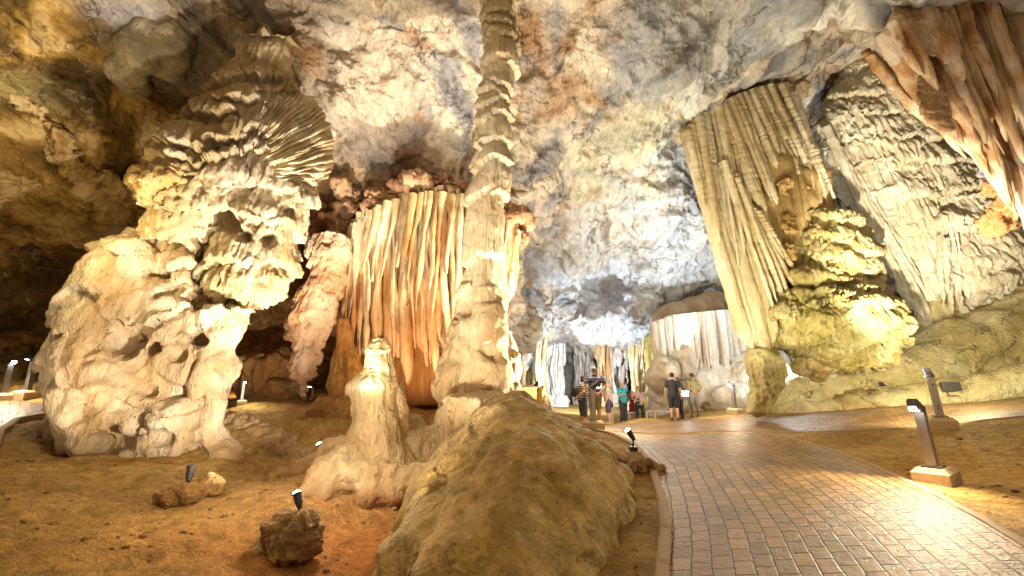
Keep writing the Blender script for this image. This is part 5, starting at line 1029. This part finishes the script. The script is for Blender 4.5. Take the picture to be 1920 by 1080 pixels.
    if bag == 'backpack':
        b_ = tag(empty('backpack', (0, 0, 0)), 'black backpack worn by the woman in the striped top', 'backpack'); s = Soup(); s.ball((0, -.24*g, 1.20), (.15, .11, .21)); s.ball((0, -.29*g, 1.12), (.11, .08, .12))
        o = sm(s, .014, 'pack', M_BLACK, b_, 2); s = Soup(); [s.limb([(x, -.16, 1.38), (x, .02, 1.47), (x*1.1, .15*g, 1.35), (x*1.2, .06, 1.12), (x, -.17, 1.05)], [.018]*5, 8) for x in (-.11, .11)]; sm(s, .012, 'strap', M_BLACK, b_, 1)
        b_.location = p; b_.rotation_euler = (0, 0, face); b_.scale = (k, k, k)
    if bag and bag[0] == 'sling':
        b_ = tag(empty('shoulder_bag', (0, 0, 0)), bag[2], 'bag'); s = Soup(); x = bag[3]; s.ball((x, bag[4], 1.05 if bag[5] else .80), (.10, .05, .15)); s.ball((x+.02, bag[4]*1.05, .98 if bag[5] else .72), (.085, .05, .08)); sm(s, .013, 'pouch', bag[1], b_, 2)
        sg = 1 if bag[4] > 0 else -1; s = Soup(); s.limb([(x, bag[4], 1.1), (x*.2, sg*.17*g, 1.30), (-x*.9, sg*.09, 1.49), (-x*.8, -sg*.12*g, 1.40), (x*.3, -sg*.17*g, 1.2), (x*1.6, -sg*.02, 1.05), (x, bag[4], 1.0)], [.014]*7, 8); sm(s, .011, 'strap', bag[1], b_, 1)
        b_.location = p; b_.rotation_euler = (0, 0, face); b_.scale = (k, k, k)
    return r
HG = plain('grey_hair', (.26, .24, .22), .8, bs=80, var=.4, bump=.6); HD = plain('dark_hair', (.035, .025, .02), .7, bs=80, var=.4, bump=.6); HB = plain('brown_hair', (.14, .085, .05), .7, bs=80, var=.4)
c_ = cloth
person('woman in a brown and cream striped top and navy capri trousers with a black backpack', 1094, 798, 15.1, 1.66, R(-75), SKIN, 'long', 'back', c_('striped_knit', (.50, .42, .32), (.07, .05, .045), 38), c_('navy_cotton', (.06, .075, .13)), 'knee', 'top', 'capri_trousers', (.75, .72, .68), 1.28, 'backpack', hairmat=HD, lean=.05)
person('tall grey-haired man in a navy striped shirt with his hands clasped behind his back', 1118, 797, 14.2, 1.82, R(5), SKIN, 'short', 'back', c_('navy_striped_knit', (.045, .05, .11), (.22, .23, .30), 34), c_('khaki_cotton', (.30, .23, .13)), 'shorts', 'polo_shirt', 'shorts', (.03, .03, .035), 1.22, hairmat=HG)
person('man in a plain grey-beige tee and dark purple shorts turned to the left', 1143, 796, 17.5, 1.72, R(70), SKIN, 'short', 'hang', c_('grey_beige_jersey', (.42, .34, .27)), c_('plum_cotton', (.085, .06, .11)), 'shorts', 't_shirt', 'shorts', (.52, .34, .18), 1.12, ('sling', M_BLACK, 'black bag hanging at the hip of the man in grey-beige', .20, -.10, False), hairmat=HG)
person('bald man in a turquoise shirt holding a camera at his chest', 1170, 794, 19.1, 1.74, R(-150), SKIN, None, 'camera', c_('turquoise_jersey', (.05, .42, .48)), c_('charcoal_cotton', (.055, .05, .055)), 'long', 'shirt', 'trousers', (.03, .025, .02), 1.2, ('sling', M_BLACK, 'black strap bag worn by the man in turquoise', -.22, .06, True))
cm = tag(bmo('camera', [('box', (0, 0, 0), (.14, .08, .10)), ('cyl', (0, .04, 0), (0, .13, 0), .04, .045), ('box', (0, 0, .06), (.06, .05, .04))], M_BLACK, None, .005), 'black camera held by the bald man in turquoise', 'camera')
cm.location = P(1170, 794, 19.1)+np.array(Matrix.Rotation(R(-150), 3, 'Z')@Vector((.02, .36, 1.28))); cm.rotation_euler = (0, 0, R(-150))
person('girl in a dark red dress half hidden behind the lady in pink', 1187, 790, 20.9, 1.40, R(160), SKINP, 'long', 'one', c_('dark_red_cotton', (.25, .02, .03)), c_('dark_red_skirt', (.25, .02, .03)), 'shorts', 'dress_top', 'skirt', (.05, .04, .04), .9, hairmat=HB)
person('lady in a pale pink top and black trousers with a dark green sling bag', 1201, 793, 20.0, 1.60, R(172), SKIN, 'short', 'one', c_('pale_pink_jersey', (.64, .42, .38)), c_('black_green_cotton', (.035, .04, .03)), 'long', 'top', 'trousers', (.62, .60, .56), 1.22, ('sling', plain('dark_green_nylon', (.035, .05, .03), .6), 'dark green sling bag across the chest of the lady in pink', .08, .20, True), hairmat=HD, stance=.14)
person('young man in a black tee and black shorts seen from behind', 1266, 789, 17.0, 1.80, R(-20), SKIN, 'short', 'hang', c_('black_jersey', (.03, .03, .034)), c_('black_cotton', (.022, .022, .024)), 'shorts', 't_shirt', 'shorts', (.03, .03, .03), 1.0, hairmat=HD)
person('person in dark clothes almost hidden behind the young man in black', 1276, 787, 18.0, 1.68, R(20), SKIN, 'short', 'one', c_('charcoal_jersey', (.05, .05, .055)), c_('dark_cotton', (.03, .03, .03)), 'long', 't_shirt', 'trousers', (.03, .03, .03), .95, hairmat=HB)
person('dark-skinned man in an olive green striped shirt and grey shorts, hands behind his back', 1304, 782, 18.2, 1.76, R(15), SKIND, 'short', 'back', c_('olive_striped_cotton', (.17, .15, .05), (.28, .25, .11), 40, True), c_('grey_shorts_cotton', (.24, .22, .18)), 'shorts', 'shirt', 'shorts', (.30, .18, .10), 1.12, hairmat=HD, stance=.13)
